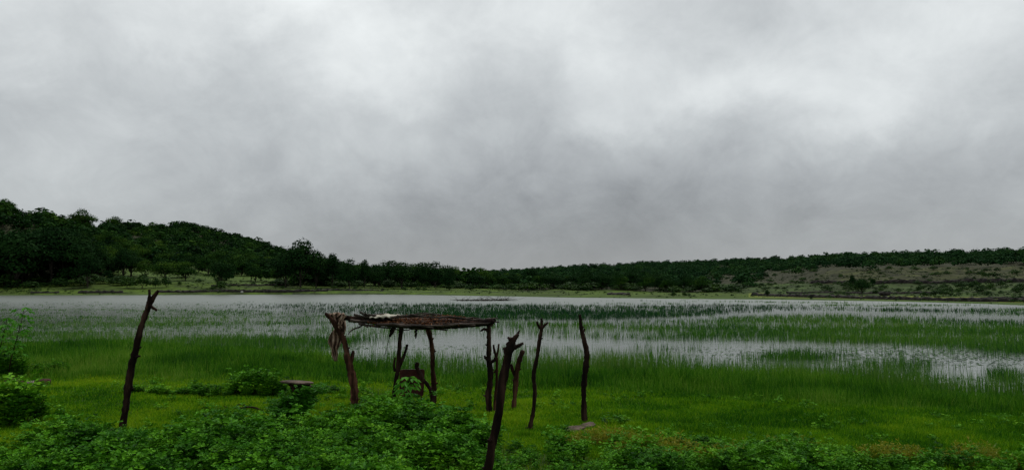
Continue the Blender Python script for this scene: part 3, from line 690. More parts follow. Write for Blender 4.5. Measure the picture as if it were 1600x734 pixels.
def panel():
    x, y, z = ground(645, 636); V = []; F_ = []
    c = at(644, 596, y); w = 38.5/F*y/2; h = 38/F*y/2; acc = Acc()
    out = []
    for (cx, cz, a0) in [(w-.04, h-.04, 0), (-w+.04, h-.04, 90), (-w+.04, -h, 180), (w-.02-.04, -h, 270)]:
        for k in range(4):
            a = radians(a0+30*k); out.append((cx+.04*cos(a), cz+.04*sin(a)))
    n = len(out); fr = [(p[0], -.012+.01*sin(p[0]*8), p[1]) for p in out]; bk = [(p[0], .012+.01*sin(p[0]*8), p[1]) for p in out]
    fc = [(i, (i+1) % n, n+(i+1) % n) for i in range(n)]+[(i, n+(i+1) % n, n+i) for i in range(n)]
    fc += [(0, i+1, i) for i in range(1, n-1)]+[(n, n+i, n+i+1) for i in range(1, n-1)]
    e = link('metal_panel', None, loc=(c[0], y, z), rz=.12); tag(e, 'dark maroon rusty metal panel standing under the shelter roof', 'panel')
    zc = c[2]-z
    link('sheet', mesh('sheet', np.array(fr+bk)+np.array([0, 0, zc]), fc, None, M['rust']), e)
    for sx_ in (-w+.03, w-.06):
        a = Acc(); tube(a, [(sx_, .03, -.1), (sx_, .03, zc), (sx_, .03, zc+h-.03)], [.014, .014, .014], 8, .02); link('leg', a.build('leg', M['rust'], True), e)
    a = Acc(); tube(a, [(-w, -.02, zc-.02), (0, -.022, zc-.02), (w, -.02, zc-.02)], [.008]*3, 6, .02); link('rib', a.build('rib', M['rust'], True), e)
    return y
yp = panel()
post([[(676,620,5),(672,610,4.6),(667,600,4.4),(660,591,4.2),(656,582,4.2),(653,576,4.5),(652,571,5),(653,566,4)]], 'short leaning stake with a knobbly head in front of maroon panel', 'bark',
     base=ground(676, 640)[:2]+(ground(676, 640)[2],), name='wooden_stake', cat='stake')

# ---------------------------------------------------------------- rocks, slabs, logs
def rock(px, py, wpx, hpx, lab, mat='stone', flat=1.0, name='rock', cat='rock', rz=0, tilt=0, base=None, seed=0, ang=.35, dep=.75):
    x, y, z = ground(px, py) if base is None else base; W = wpx/F*y/2; Hh = hpx/F*y
    rng = np.random.default_rng(int(px*3+py)+seed); n, m = 9, 14; V = []
    rad = 1+ang*(rng.random(m)-.5); lv = 1+ang*.4*(rng.random((n, m))-.5)
    for i in range(n):
        th = pi*(i+.5)/n; s = max(sin(th), 0)**(.45 if flat > 1 else .7); c = cos(th)
        for j in range(m):
            a = 2*pi*j/m; V.append((cos(a)*s*rad[j]*lv[i, j]*W, sin(a)*s*rad[j]*lv[i, j]*W*dep, (c*.5+.42)*Hh+(rng.random()-.5)*Hh*.12))
    f = [(i*m+j, (i+1)*m+j, (i+1)*m+(j+1) % m) for i in range(n-1) for j in range(m)]+[(i*m+j, (i+1)*m+(j+1) % m, i*m+(j+1) % m) for i in range(n-1) for j in range(m)]
    V += [(0, 0, .92*Hh), (0, 0, -.1*Hh)]; k = n*m
    f += [(k, j, (j+1) % m) for j in range(m)]+[(k+1, (n-1)*m+(j+1) % m, (n-1)*m+j) for j in range(m)]
    o = link(name, mesh(name, V, f, None, M[mat], False), loc=(x, y, z)); o.rotation_euler = (0, tilt, rz); tag(o, lab, cat); return o
o = rock(897, 675, 31, 8, 'brownish flat stone lying tilted, left of the two at the curved pole', 'slab', 2, 'flat_stone', 'stone', .2, -.22, dep=1.1)
o = rock(916, 670, 31, 9, 'grey-brown flat stone against the foot of the curved pole', 'slab', 2, 'flat_stone', 'stone', -.1, -.25, dep=1.1)
rock(915, 677, 24, 5, 'small reddish stone under the edge of the flat stones', 'redstone', 1, 'stone', 'stone')
rock(66, 604, 24, 13, 'reddish-brown block-shaped rock at the right end of left pile', 'redstone', 2, seed=2)
rock(50, 603, 18, 9, 'small pale brown rock in the middle of the left pile', 'stone', 1)
rock(22, 600, 30, 10, 'dark rock half hidden by bushes at the left edge', 'redstone', 1)
def log(pts, lab, mat='barkred', name='log', cat='log', base=None):
    x, y, z = base or ground(pts[0][0], pts[0][1]); o = wood(name, [pts], y, mat, None, (x, y, z)); o.location = (x, y, z); tag(o, lab, cat)
log([(24,594,4.2),(34,595,4.6),(44,598,4.4),(56,600,3.6)], 'short brown log lying among the red-brown rocks at left')
def branch(paths, lab, Y=None, depthspan=.5, mat='bark'):
    x, y, z = ground(*paths[0][0][:2]); e = None; rng = np.random.default_rng(3)
    for k, p in enumerate(paths):
        a = Acc(); P = np.array([[q-w for q, w in zip(at(t[0], t[1], y), (x, y, z))] for t in p]); P[:, 1] += np.linspace(0, depthspan*.3, len(P))
        tube(a, P, np.array([t[2] for t in p])/F*y, 6, .2, .5, rng, 3)
        nm = 'fallen_branch' if k == 0 else 'twig'
        o = link(nm, a.build(nm, M[mat], True), e)
        if k == 0: e = o; o.location = (x, y, z); tag(o, lab, 'branch')
branch([[(412,642,1.4),(400,638,1.6),(388,636,1.5),(376,638,1.4),(360,640,1.3),(345,637,1)], [(388,636,1.1),(380,633,1),(370,633,.8),(364,637,.6)], [(345,637,.8),(322,641,.6),(300,642,.4)]],
       'thin dark twisted branch lying on the grass below the rounded bush')
branch([[(940,671,1.2),(958,669,1.3),(968,669,1.2),(978,674,1),(990,677,.8)], [(968,669,.9),(976,667,.7),(982,668,.5)]], 'thin dark branch on the grass right of flat stones')
branch([[(54,660,1.6),(53,640,1.5),(54,626,1.3),(53,618,1)], [(54,640,1),(46,628,.9),(38,622,.7)], [(54,650,1),(62,640,.9),(66,632,.6)], [(54,635,.9),(44,634,.8),(32,628,.6)], [(53,645,.9),(62,628,.8),(60,624,.5)]],
       'bare dark twigs sticking up out of the left bush')
# slab on a forked stump
bx, by, bz = ground(446, 668)
st = wood('tree_stump', [[(438,672,8),(442,650,8),(452,632,8),(462,616,8),(470,604,8),(474,600,7)], [(466,610,5),(474,606,4),(482,600,4)], [(462,614,5),(456,604,4),(452,599,3)]], by, 'bark', None, (bx, by, bz), rough=.3)
st.location = (bx, by, bz); tag(st, 'dark leaning forked stump carrying the grey slab', 'stump')
sl = at(464, 599, by)
rock(464, 598, 48, 5, 'thin grey-brown flat slab laid on the dark leaning stump', 'slab', 2, 'stone_slab', 'slab', .1, .06, base=(sl[0], by, sl[2]), dep=.6)
bl = at(478, 611, by+.1)
rock(478, 611, 20, 11, 'dark maroon block wedged under the slab', 'rust', 2, 'block', 'block', base=(bl[0], by+.1, bl[2]), dep=1)
lg = at(517, 606, by+.3)
bx2, by2, bz2 = ground(517, 612)
log([(519,606,3.4),(508,605,4),(496,606,4.2),(486,607,3.6)], 'short dark log lying to the right of the slab', 'bark', base=(bx2, by2, bz2))

# ---------------------------------------------------------------- dead brush standing in the far water
def deadbush(px, py, wpx, hpx, lab):
    x, y, z = ground(px, py); rng = np.random.default_rng(int(px)); a = Acc(); W = wpx/F*y/2; Hh = hpx/F*y
    for k in range(34):
        b = np.array([(rng.random()*2-1)*W, rng.normal(0, .8), -.05]); c = b+np.array([rng.normal(0, 1.2), rng.normal(0, .8), Hh*(.3+.8*rng.random())])
        tube(a, [b, (b+c)/2+rng.normal(0, .2, 3), c], [.04, .03, .015], 3, .1, .5, rng, 1)
    n = 60; tt = rng.random(n)*2-1
    for q in range(30):
        b = np.array([(rng.random()*1.6-.9)*W, rng.normal(0, .5), .1]); tube(a, [b, b+np.array([rng.normal(0, 1.5), 0, .15])], [.07, .03], 4, .1, .5, rng, 1)
    tag(link('dead_bush', a.build('dead_bush', M['trunk']), loc=(x, y, z)), lab, 'bush')
deadbush(742, 470, 60, 8, 'larger drowned dead bush lying in the far open water')
deadbush(783, 469.5, 22, 8, 'smaller drowned dead bush right of the larger one')

# ---------------------------------------------------------------- trees
def crown(rng, nleaf, lsz, clumps=9, squash=.8, ht=1.0, rad=.36, low=.3, flat=.0):
    """crown of leaf clumps in a tree of unit height; returns (v,f,t), clump centres"""
    acc = Acc(); C = []; Rr = []
    for k in range(clumps):
        a = rng.random()*2*pi; q = math.sqrt(rng.random()); zz = low+(ht-low)*(.25+.55*rng.random()*(1-.35*q)); rr = rad*(.38+.28*rng.random())
        C.append((cos(a)*q*rad*.72, sin(a)*q*rad*.72, zz)); Rr.append(rr)
    C.append((rng.normal(0, .03), rng.normal(0, .03), ht-rad*.42)); Rr.append(rad*.45); C.append((0, 0, low+.45*(ht-low))); Rr.append(rad*.75)
    C = np.array(C); Rr = np.array(Rr); per = (nleaf*Rr**2/np.sum(Rr**2)).astype(int)+3
    for c, r, n in zip(C, Rr, per):
        N_ = rng.normal(0, 1, (n, 3)); N_ /= np.linalg.norm(N_, axis=1)[:, None]; N_[:, 2] = np.where(N_[:, 2] < -.4, -N_[:, 2]*.5, N_[:, 2])
        lump = 1+.22*np.sin(N_[:, 0]*7+c[0]*50)*np.sin(N_[:, 1]*6+c[1]*40)+.12*rng.normal(0, 1, n)
        P = c+N_*np.array([1, 1, squash])*r*lump[:, None]
        Nn = N_+rng.normal(0, .28, (n, 3)); Nn[:, 2] += .25; Nn /= np.linalg.norm(Nn, axis=1)[:, None]
        D = np.cross(Nn, rng.normal(0, 1, (n, 3))); D /= np.linalg.norm(D, axis=1)[:, None]
        s = lsz*(.6+.8*rng.random(n)); tt = np.clip(rng.normal(.5, .14)+rng.normal(0, .12, n), 0, 1)
        leaf_at(acc, P-D*s[:, None]*.5, D, Nn, s, s*.75, tt, .1)
    return acc.arr(), C
def trunkmesh(rng, C, low, r=.022, name='trunk'):
    a = Acc(); top = np.array([rng.normal(0, .02), rng.normal(0, .02), low+.25])
    tube(a, [(0, 0, -.04), (rng.normal(0, .01), 0, low*.5), top], [r*1.3, r, r*.6], 7, .15, .5, rng, 3)
    for c in C[:6]:
        b = np.array([0, 0, low*(.6+.3*rng.random())]); m = (b+c)/2+np.array([0, 0, -.02]); tube(a, [b, m, c], [r*.55, r*.4, r*.15], 5, .15, .5, rng, 2)
    return a.build(name, M['trunk'], True)
tr = np.random.default_rng(21)
PROTO = {}
for kind, mat in (('tree', 'tree'), ('dark', 'treedark'), ('far', 'treefar'), ('scrub', 'scrub')):
    L_ = []
    for k in range(7 if kind != 'scrub' else 5):
        if kind == 'scrub': low, rad, cl, nl, ls, sq = .02, .55, 7, 420, .13, .8
        else: low, rad, cl, nl, ls, sq = (.04 if k % 2 else .14) if kind != 'dark' or k != 2 else .16, .33+.09*tr.random(), 10+k, 2600, .046, .75
        arr, C = crown(tr, nl, ls, cl, sq, 1.0, rad, low)
        L_.append((mesh('crown', arr[0], arr[1], arr[2], M[mat]), trunkmesh(tr, C, max(low, .12), .02 if kind != 'scrub' else .012)))
    PROTO[kind] = L_
def tree(x, y, h, wr=1.0, kind='tree', k=None, label='', name='tree', cat='tree', group=None, z=None, sink=.0):
    k = random.randrange(len(PROTO[kind])) if k is None else k; c, t = PROTO[kind][k % len(PROTO[kind])]
    z = gz(x, y) if z is None else z
    e = bpy.data.objects.new(name, None); COL.objects.link(e); e.location = (x, y, z-sink*h); e.rotation_euler = (0, 0, random.random()*6.28); e.scale = (h*wr, h*wr, h)
    tag(e, label, cat, group)
    for nm, me in (('trunk', t), ('crown', c)):
        o = bpy.data.objects.new(nm, me); COL.objects.link(o); o.parent = e
    return e
def tree_px(px, pyb, pyt, label, wr=1.0, kind='tree', k=None, **kw):
    x, y, z = ground(px, pyb); h = (pyb-pyt)/F*y*1.03
    return tree(x, y, h, wr, kind, k, label, z=z, **kw)
# single trees one can point to
tree_px(470, 449, 372, 'tallest dark tree at the foot of the left hill, lobed top', .95, 'dark', 2)
tree_px(446, 449, 398, 'dark tree leaning against the left side of the tallest tree', 1.0, 'dark', 4)
tree_px(494, 449, 392, 'dark tree against the right side of the tallest tree', .9, 'dark', 1)
tree_px(519, 449, 396, 'flat-topped dark tree right of the tallest tree', .75, 'dark', 3)
tree_px(546, 450, 404, 'rounded dark tree, second to the right of the tallest', .9, 'dark', 5)
tree_px(570, 450, 405, 'slim dark tree on the skyline between two rounded ones', .55, 'dark', 0)
tree_px(592, 450, 418, 'low dark tree left of the domed skyline tree', 1.0, 'dark', 6)
tree_px(628, 451, 408, 'domed dark tree standing alone on the central skyline', 1.15, 'dark', 2)
tree_px(661, 451, 416, 'narrow dark tree right of the domed skyline tree', .6, 'dark', 1)
tree_px(681, 452, 419, 'small spiky dark tree in the centre tree line', .7, 'dark', 3)
tree_px(702, 453, 419, 'rounded dark tree at the right end of centre tree line', .9, 'dark', 5)
tree_px(345, 450, 402, 'dark round tree standing in the left clearing', .95, 'dark', 4)
tree_px(128, 360, 326, 'tall round tree breaking the skyline of the left hill', 1.3, 'tree', 2)
tree_px(178, 362, 337, 'smaller tree on the left hill skyline right of the tall one', 1.2, 'tree', 5)
tree_px(8, 336, 310, 'tree on the hill crest at the very left edge', 1.3, 'tree', 0)
tree_px(1347, 460.5, 434, 'round-crowned tree standing alone on the right field', 1.25, 'dark', 2)
tree_px(1332, 448, 429, 'small upright tree behind the round one on the right', .7, 'dark', 3)
tree_px(1364, 448, 435, 'small tree behind and right of the round field tree', 1.0, 'dark', 0)
tree_px(1199, 464, 452, 'small dark tree at the left end of the long wall', .9, 'dark', 1)
tree_px(1518, 452, 443, 'small bushy tree on the green slope at right', 1.2, 'tree', 4)
for (px, b, t, w, lab) in [(1473, 463, 450, 1.6, 'broad dark bush on the field at right'), (1497, 459, 450, 1.4, 'dark bush right of the broad dark bush'),
                          (1443, 464, 456, 1.5, 'low dark bush at the left end of the bushes at right'), (1459, 463, 454, .9, 'narrow upright bush left of the broad dark bush'),
                          (1594, 468, 461, 1.2, 'low bush on the wall at the right edge'), (10, 449, 427, 1.5, 'leafy bush on the far shore at the left edge'),
                          (198, 450, 432, 1.0, 'dark bush on the far shore under the left wood'), (222, 451, 429, 1.2, 'larger dark bush on the far shore left clearing'),
                          (243, 450, 433, .8, 'narrow dark bush right of the larger far-shore bush'), (260, 449, 432, .9, 'dark upright bush before the left clearing'),
                          (345, 453, 438, 1.2, 'small bush at the foot of the round clearing tree'), (653, 451, 438, 1.3, 'dark bush on the far shore below the centre tree line'),
                          (736, 455, 443, 1.4, 'dark bush at the far shore, centre of the photograph'), (1053, 464, 455, .9, 'small dark bush on the far shore meadow'), (1070, 464, 456, .8, 'second small dark bush on the far shore meadow')]:
    tree_px(px, b, t, lab.replace('centre of the photograph', 'near the end of the centre tree line'), w, 'scrub', name='bush', cat='bush')

def ok_far(px, Y, lo, hi):
    yr = [np.interp(px, CX, TY[:, i]) for i in range(6)]
    return yr
def woods():
    rng = np.random.default_rng(31); random.seed(9)
    # the big near trees of the left wood
    g = 'big dark trees at the foot of the left hill'
    for k in range(30):
        px = -70+k*8.6+rng.normal(0, 4); Y = 256+rng.random()*34; x = (px-800)/F*Y
        if px > 165: Y += 12
        h = np.interp(px, [-80, 0, 60, 110, 160, 200], [17, 17, 19, 18, 14, 9])*(.8+.35*rng.random())
        tree(x, Y, h, .85+.3*rng.random(), 'dark', None, 'big dark leafy tree at the foot of the left hill', group=g)
    g = 'trees along the front edge of the middle wood'
    for k in range(56):
        px = 500+k*10.8+rng.normal(0, 5); Y0 = np.interp(px, CX, TY[:, 2]); Y = Y0*(1.0+.1*rng.random()); x = (px-800)/F*Y
        h = np.interp(px, [500, 700, 760, 900, 1100], [10, 10, 8.5, 8, 6])*(.75+.5*rng.random())
        tree(x, Y, h, 1.0+.4*rng.random(), 'dark' if rng.random() < .6 else 'tree', None, 'dark tree along the front edge of the wood across the water', group=g)
    g = 'green trees on the lower slope of the left hill'
    for k in range(62):
        px = 110+rng.random()*340; u = rng.random(); Y = 285+u*130; x = (px-800)/F*Y
        if 240 < px < 430 and Y < 320 and rng.random() < .75: continue
        tree(x, Y, 6.5+4.5*rng.random(), 1.1+.3*rng.random(), 'tree', None, 'green leafy tree on the lower slope of the left hill', group=g)
    # thousands more on the hills: one object for each hill's wood
    protos = [crown(rng, 190, .15, 4+q % 4, .8, 1.0, .5, .02)[0] for q in range(10)]
    def fill(n, pxr, Yr, dens, name, lab, hfun, mat):
        px = pxr[0]+rng.random(n)*(pxr[1]-pxr[0]); Y = np.sqrt(Yr[0]**2+rng.random(n)*(Yr[1]**2-Yr[0]**2)); x = (px-800)/F*Y
        keep = rng.random(n) < dens(px, Y, x); px, Y, x = px[keep], Y[keep], x[keep]; z = terr(x, Y); h = hfun(px, Y)*(.5+.45*rng.random(len(x))+.45*rng.random(len(x))**3)
        q = h*(1.05+.6*rng.random(len(x))); sc = np.stack([q, q, h], 1)
        a = merge(protos, np.stack([x, Y, z-.08*h], 1), rng.random(len(x))*6.28, sc, dt=rng.random(len(x)))
        tag(link(name, a.build(name, M[mat])), lab, kind='stuff')
    def dl(px, Y, x):
        yr = [np.interp(px, CX, TY[:, i]) for i in range(6)]
        d = np.clip((Y-yr[2]*1.0)/8, 0, 1)*(Y < yr[5]+60)
        clr = (px > 170)*(px < 450)*(Y < yr[2]+.62*(yr[3]-yr[2]))
        return d*np.where(clr, np.where(fbm(x, Y, 18, 5) > .45, .06, .55), 1)
    fill(4300, (-120, 780), (262, 900), dl, 'left_hill_forest', 'dense green forest covering the hill at left', lambda p, Y: np.interp(Y, [260, 400, 650], [7.5, 8, 6.8]), 'tree')
    def dr(px, Y, x):
        yr = [np.interp(px, CX, TY[:, i]) for i in range(6)]; gr = fbm(x, Y, 30, 3)
        d = np.clip((Y-yr[2]*1.02)/8, 0, 1)*(Y < yr[5]+70)
        open_ = (px > 1130+240*fbm(x, Y, 20, 8))*(Y < yr[4]*(.78+.42*fbm(x, Y, 13, 6))); semi = (px > 1000+160*gr)*(Y < yr[4])
        return d*np.where(open_, .035, np.where(semi, .30, 1))*np.clip(1.3-(px > 1170)*(Y < yr[4]*1.12)*.8, 0, 1)
    fill(5600, (700, 1720), (250, 1080), dr, 'right_hill_forest', 'dark low forest covering the long ridge at right', lambda p, Y: np.interp(Y, [250, 500, 950], [5, 6, 7]), 'treefar')
    # shrubs of the open slopes
    g = 'dark shrubs dotting the open slope at right'; cnt = 0
    while cnt < 280:
        px = 1100+rng.random()*540; i = rng.random(); yr = [float(np.interp(px, CX, TY[:, k])) for k in range(6)]
        Y = yr[2]*1.02+i*(yr[4]*1.0-yr[2]*1.02); x = (px-800)/F*Y; h = .5+rng.random()**2*1.7
        tree(x, Y, h, .9+1.0*rng.random(), 'scrub', None, 'dark low shrub on the open grassy slope at right', 'shrub', 'shrub', g, sink=.1); cnt += 1
    g = 'bushes in the clearing on the left far shore'
    for k in range(60):
        px = 170+rng.random()*540; yr = [float(np.interp(px, CX, TY[:, q])) for q in range(6)]; Y = yr[1]*1.03+rng.random()*(yr[2]*1.08-yr[1]*1.03); x = (px-800)/F*Y
        tree(x, Y, .6+1.6*rng.random()**1.5, 1.0+.9*rng.random(), 'scrub', None, 'small green bush in the clearing on the far left shore', 'bush', 'bush', g, sink=.1)
    g = 'undergrowth bushes along the foot of the woods'
    for k in range(150):
        px = (-60+rng.random()*260) if k < 40 else (430+rng.random()*720); yr = [float(np.interp(px, CX, TY[:, q])) for q in range(6)]; Y = yr[2]*(.97+.1*rng.random()); x = (px-800)/F*Y
        tree(x, Y, 1.6+2.2*rng.random(), 1.5+.9*rng.random(), 'scrub', None, 'dark bush in the undergrowth along the foot of the woods', 'bush', 'bush', g, sink=.1)
    # low scrub tufts
    sp = [crown(rng, 26, .3, 2, .8, 1, .6, .0)[0] for _ in range(5)]
    n = 15000; px = rng.random(n)*1750-50; yr = [np.interp(px, CX, TY[:, k]) for k in range(6)]; u = rng.random(n)
    hi_ = np.where(px > 1080, yr[4], np.where(px > 160, yr[3], yr[2])); Y = yr[0]+2+u*(hi_-yr[0]); x = (px-800)/F*Y
    d = np.where(Y < yr[1], .12, np.where(Y < yr[2], .35, 1))*np.clip((fbm(x, Y, 12, 15)-.35)*4, .1, 1); keep = rng.random(n) < d
    x, Y = x[keep], Y[keep]; s = .25+.6*rng.random(len(x))**2; sc = np.stack([s*1.6, s*1.2, s*.8], 1)
    a = merge(sp, np.stack([x, Y, terr(x, Y)-.05], 1), rng.random(len(x))*6.28, sc, dt=rng.random(len(x)))
    tag(link('low_scrub', a.build('low_scrub', M['scrub'])), 'low scrub speckling the far banks and open slopes', kind='stuff')
woods()

# ---------------------------------------------------------------- field walls and eroded banks
def wall(pts, hgt, lab, thick=.9, name='stone_wall', cat='wall', jag=.35, mat='wall'):
    G = np.array([ground(p[0], p[1]) for p in pts]); d = np.concatenate([[0], np.cumsum(np.hypot(*np.diff(G[:, :2], axis=0).T))])
    n = max(6, int(d[-1]/.7)); u = np.linspace(0, d[-1], n); X = np.interp(u, d, G[:, 0]); Y = np.interp(u, d, G[:, 1]); Z = terr(X, Y)
    rng = np.random.default_rng(int(pts[0][0])); x0, y0, z0 = X[0], Y[0], Z[0]
    T = np.stack([np.gradient(X), np.gradient(Y)], 1); T /= np.linalg.norm(T, axis=1)[:, None]; Np = np.stack([-T[:, 1], T[:, 0]], 1)
    hh = hgt*(1-jag*rng.random(n))*(.75+.5*fbm(u, u*0, 9, 3)); th = thick/2*(.8+.4*rng.random(n)); V = []
    for k, (s, q) in enumerate([(-1.15, -.3), (-1, .55), (-.6, 1), (.6, 1), (1, .55), (1.15, -.3)]):
        jit = rng.normal(0, .06, (n, 3)); V.append(np.stack([X-x0+Np[:, 0]*th*s, Y-y0+Np[:, 1]*th*s, Z-z0+hh*q], 1)+jit)
    V = np.concatenate(V); f = []
    for k in range(5):
        for i in range(n-1): f.append((k*n+i, k*n+i+1, (k+1)*n+i+1)); f.append((k*n+i, (k+1)*n+i+1, (k+1)*n+i))
    for e in (0, n-1):
        for k in range(1, 5): f.append((e, k*n+e, (k+1)*n+e))
    tag(link(name, mesh(name, V, f, None, M[mat]), loc=(x0, y0, z0)), lab, cat)
wall([(1176, 462), (1260, 464.5), (1340, 466.5), (1430, 468.8), (1520, 471), (1610, 472)], .75, 'long dark stone wall between the marsh and the yellow-green field')
wall([(1230, 457.5), (1330, 458.5), (1400, 459), (1480, 459.5)], .5, 'low dark wall along the back of the yellow-green field')
wall([(1268, 442.8), (1330, 442.8)], 1.2, 'short dark wall left of the round field tree, on the slope')
wall([(1366, 444.2), (1450, 443), (1520, 441.5), (1610, 441)], 1.2, 'dark wall crossing the brown slope at right')
wall([(1470, 469), (1530, 466.5), (1610, 466)], .4, 'low wall running behind the long wall at the right edge')
wall([(953, 460.5), (982, 461)], .7, 'short dark bank on the meadow below the middle wood', 1.6, 'earth_bank', 'bank')
wall([(48, 458), (92, 457.5)], .6, 'short dark eroded bank on the far shore near left edge', 1.2, 'earth_bank', 'bank')
wall([(122, 458), (192, 457)], .8, 'dark eroded bank on the far shore, second from the left edge', 1.2, 'earth_bank', 'bank')
wall([(246, 457), (330, 456), (420, 456), (512, 455)], .8, 'long dark eroded bank on the far shore below the clearing', 1.2, 'earth_bank', 'bank')
wall([(505, 453.5), (560, 454), (598, 454.5)], .6, 'dark eroded bank on the far shore under the tall dark trees', 1.2, 'earth_bank', 'bank')
wall([(330, 447.5), (400, 446.5), (450, 446)], .7, 'low dark wall running behind the left clearing')
rock(1382, 461.5, 17, 6.5, 'dark low boulder lying on the yellow-green field', 'wall', 2, 'boulder', 'boulder')
rock(378, 457.5, 4, 3, 'small pale stone on the bank of the far left shore', 'pale', 1, 'pale_stone', 'stone')

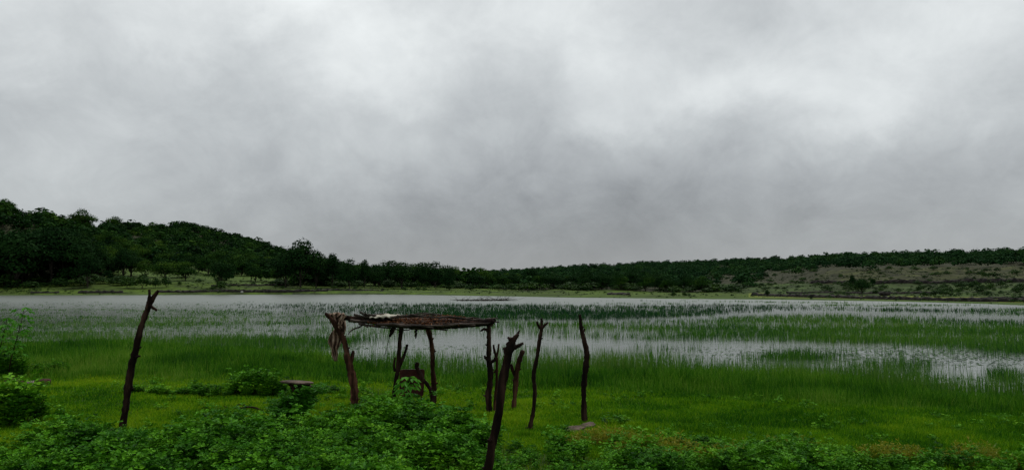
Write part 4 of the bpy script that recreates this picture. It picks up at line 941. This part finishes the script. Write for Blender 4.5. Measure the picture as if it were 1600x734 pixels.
# ---------------------------------------------------------------- sky and light
SUN_EL, SUN_AZ = 58.0, 18.0          # azimuth east of straight ahead
def world():
    w = bpy.data.worlds.new('World'); S.world = w; w.use_nodes = True; t = w.node_tree; N, L = t.nodes, t.links; N.clear()
    out = N.new('ShaderNodeOutputWorld'); tc = N.new('ShaderNodeTexCoord')
    def mth(op, a, b=None, c=None):
        n = N.new('ShaderNodeMath'); n.operation = op
        for i, q in enumerate((a, b, c)):
            if q is None: continue
            if isinstance(q, (int, float)): n.inputs[i].default_value = q
            else: L.new(q, n.inputs[i])
        return n.outputs[0]
    def vm(op, a, b):
        n = N.new('ShaderNodeVectorMath'); n.operation = op
        for i, q in enumerate((a, b)):
            if q is None: continue
            if isinstance(q, tuple): n.inputs[i].default_value = q
            else: L.new(q, n.inputs[i])
        return n
    D = tc.outputs['Generated']
    # cloud layer coordinates: where the view ray meets a flat layer overhead
    sp = N.new('ShaderNodeSeparateXYZ'); L.new(D, sp.inputs[0])
    zz = mth('ADD', mth('MAXIMUM', sp.outputs[2], 0.0), .5); cx = mth('DIVIDE', sp.outputs[0], zz); cy = mth('DIVIDE', sp.outputs[1], zz)
    cb = N.new('ShaderNodeCombineXYZ'); L.new(cx, cb.inputs[0]); L.new(cy, cb.inputs[1])
    def noise(vec, sc, det=5, rough=.55, dist=.0, off=(0, 0, 0)):
        v = vm('ADD', vec, off).outputs[0]; n = N.new('ShaderNodeTexNoise'); n.inputs['Scale'].default_value = sc; n.inputs['Detail'].default_value = det
        n.inputs['Roughness'].default_value = rough; n.inputs['Distortion'].default_value = dist; L.new(v, n.inputs['Vector']); return n
    wn = noise(D, 4.5, 8, .62, 0, (3, 1, 7)); wv = vm('SUBTRACT', wn.outputs['Color'], (.5, .5, .5)).outputs[0]
    wsc = vm('MULTIPLY', wv, (.21, .21, .21)).outputs[0]; DW = vm('ADD', D, wsc).outputs[0]
    total = None
    # (px, py, radius x, radius y, amount): thin bright places and thick dark places in the cloud deck
    blobs = [(540,80,120,70,.14), (470,25,150,40,.08), (590,130,60,30,.05), (700,20,200,50,.06), (880,40,120,60,.10), (930,110,130,70,.055), (1230,90,190,90,.10), (1340,160,90,70,.06), (1400,190,60,30,.06), (900,195,60,28,.10), (1010,180,40,40,.05), (1120,140,60,28,.08),
             (610,235,70,45,.06), (745,215,30,25,.06), (270,72,40,35,.10), (30,60,60,25,.07), (300,10,200,30,.04), (1500,60,160,120,.07), (40,270,260,90,.04), (1450,110,60,50,.04),
             (380,90,90,70,-.06), (130,160,140,50,-.03), (740,400,360,70,-.12), (1050,290,260,60,-.05), (1110,20,70,60,-.05), (840,140,50,60,-.04), (640,190,60,25,-.03), (1250,190,60,30,-.04), (1480,300,160,60,-.03)]
    for (px, py, rx, ry, amt) in blobs:
        x, y, z = at(px, py, 1.0); v = np.array([x, y, z-H]); v /= np.linalg.norm(v)
        e = vm('SUBTRACT', DW, tuple(v)).outputs[0]; e = vm('MULTIPLY', e, (F/rx*.8, 1.2, F/ry*.8)).outputs[0]
        d = vm('DOT_PRODUCT', e, e).outputs['Value']; g = mth('MULTIPLY', mth('EXPONENT', mth('MULTIPLY', d, -1.0)), amt)
        total = g if total is None else mth('ADD', total, g)
    DS = vm('MULTIPLY', D, (1.0, 1.0, 1.35)).outputs[0]
    n1 = noise(DS, 4.2, 9, .62, .5, (5, 2, 0)); n2 = noise(DS, 11.0, 8, .65, .4, (1, 4, 2)); n3 = noise(cb.outputs[0], .8, 3, .5, .2, (9, 9, 0))
    base = N.new('ShaderNodeValToRGB'); e = base.color_ramp.elements; e[0].position = 0; e[0].color = (.31,)*3+(1,); e[1].position = 1; e[1].color = (.5,)*3+(1,)
    for p_, c_ in ((.06, .34), (.16, .40), (.30, .475), (.5, .55)):
        q = e.new(p_); q.color = (c_, c_, c_, 1)
    L.new(sp.outputs[2], base.inputs['Fac'])
    s = mth('ADD', total, mth('MULTIPLY_ADD', n1.outputs['Fac'], .24, -.13)); s = mth('ADD', s, mth('MULTIPLY_ADD', n2.outputs['Fac'], .20, -.10)); s = mth('ADD', s, mth('MULTIPLY_ADD', n3.outputs['Fac'], .12, -.06))
    hz = mth('MINIMUM', mth('MULTIPLY_ADD', mth('MAXIMUM', sp.outputs[2], 0.0), 6.0, .25), 1.0)
    left = mth('MULTIPLY', mth('MAXIMUM', mth('MULTIPLY', sp.outputs[0], -1.0), 0.0), .10)
    val = mth('ADD', mth('ADD', base.outputs['Color'], mth('MULTIPLY', s, hz)), left)
    val = mth('MAXIMUM', val, .2)
    tint = ramp(N, [(.91, .955, 1.0), (.93, .98, 1.0), (.96, 1.0, 1.0)], [.25, .45, .7]); L.new(val, tint.inputs['Fac'])
    mu = vm('MULTIPLY', tint.outputs['Color'], None); cbv = N.new('ShaderNodeCombineXYZ')
    for i in range(3): L.new(val, cbv.inputs[i])
    L.new(cbv.outputs[0], mu.inputs[1])
    b1 = N.new('ShaderNodeBackground'); L.new(mu.outputs[0], b1.inputs['Color']); b1.inputs['Strength'].default_value = 1.0
    sk = N.new('ShaderNodeTexSky'); sk.sky_type = 'NISHITA'; sk.sun_disc = False; sk.sun_elevation = radians(SUN_EL); sk.sun_rotation = radians(SUN_AZ)
    b2 = N.new('ShaderNodeBackground'); L.new(sk.outputs[0], b2.inputs['Color']); b2.inputs['Strength'].default_value = .08
    mx = N.new('ShaderNodeMixShader'); mx.inputs[0].default_value = .95; L.new(b2.outputs[0], mx.inputs[1]); L.new(b1.outputs[0], mx.inputs[2]); L.new(mx.outputs[0], out.inputs['Surface'])
world()
sl_ = bpy.data.lights.new('sun', 'SUN'); sl_.energy = 1.5; sl_.angle = radians(14); sl_.color = (1, .97, .92)
so = bpy.data.objects.new('sun', sl_); COL.objects.link(so)
el, az = radians(SUN_EL), radians(SUN_AZ)
from mathutils import Vector
so.rotation_euler = Vector((sin(az)*cos(el), cos(az)*cos(el), sin(el))).to_track_quat('Z', 'Y').to_euler()
vs = S.view_settings; vs.view_transform = 'Standard'; vs.look = 'None'; vs.exposure = .3; vs.gamma = 1
S.cycles.max_bounces = 5; S.cycles.diffuse_bounces = 2; S.cycles.transmission_bounces = 3; S.cycles.glossy_bounces = 3
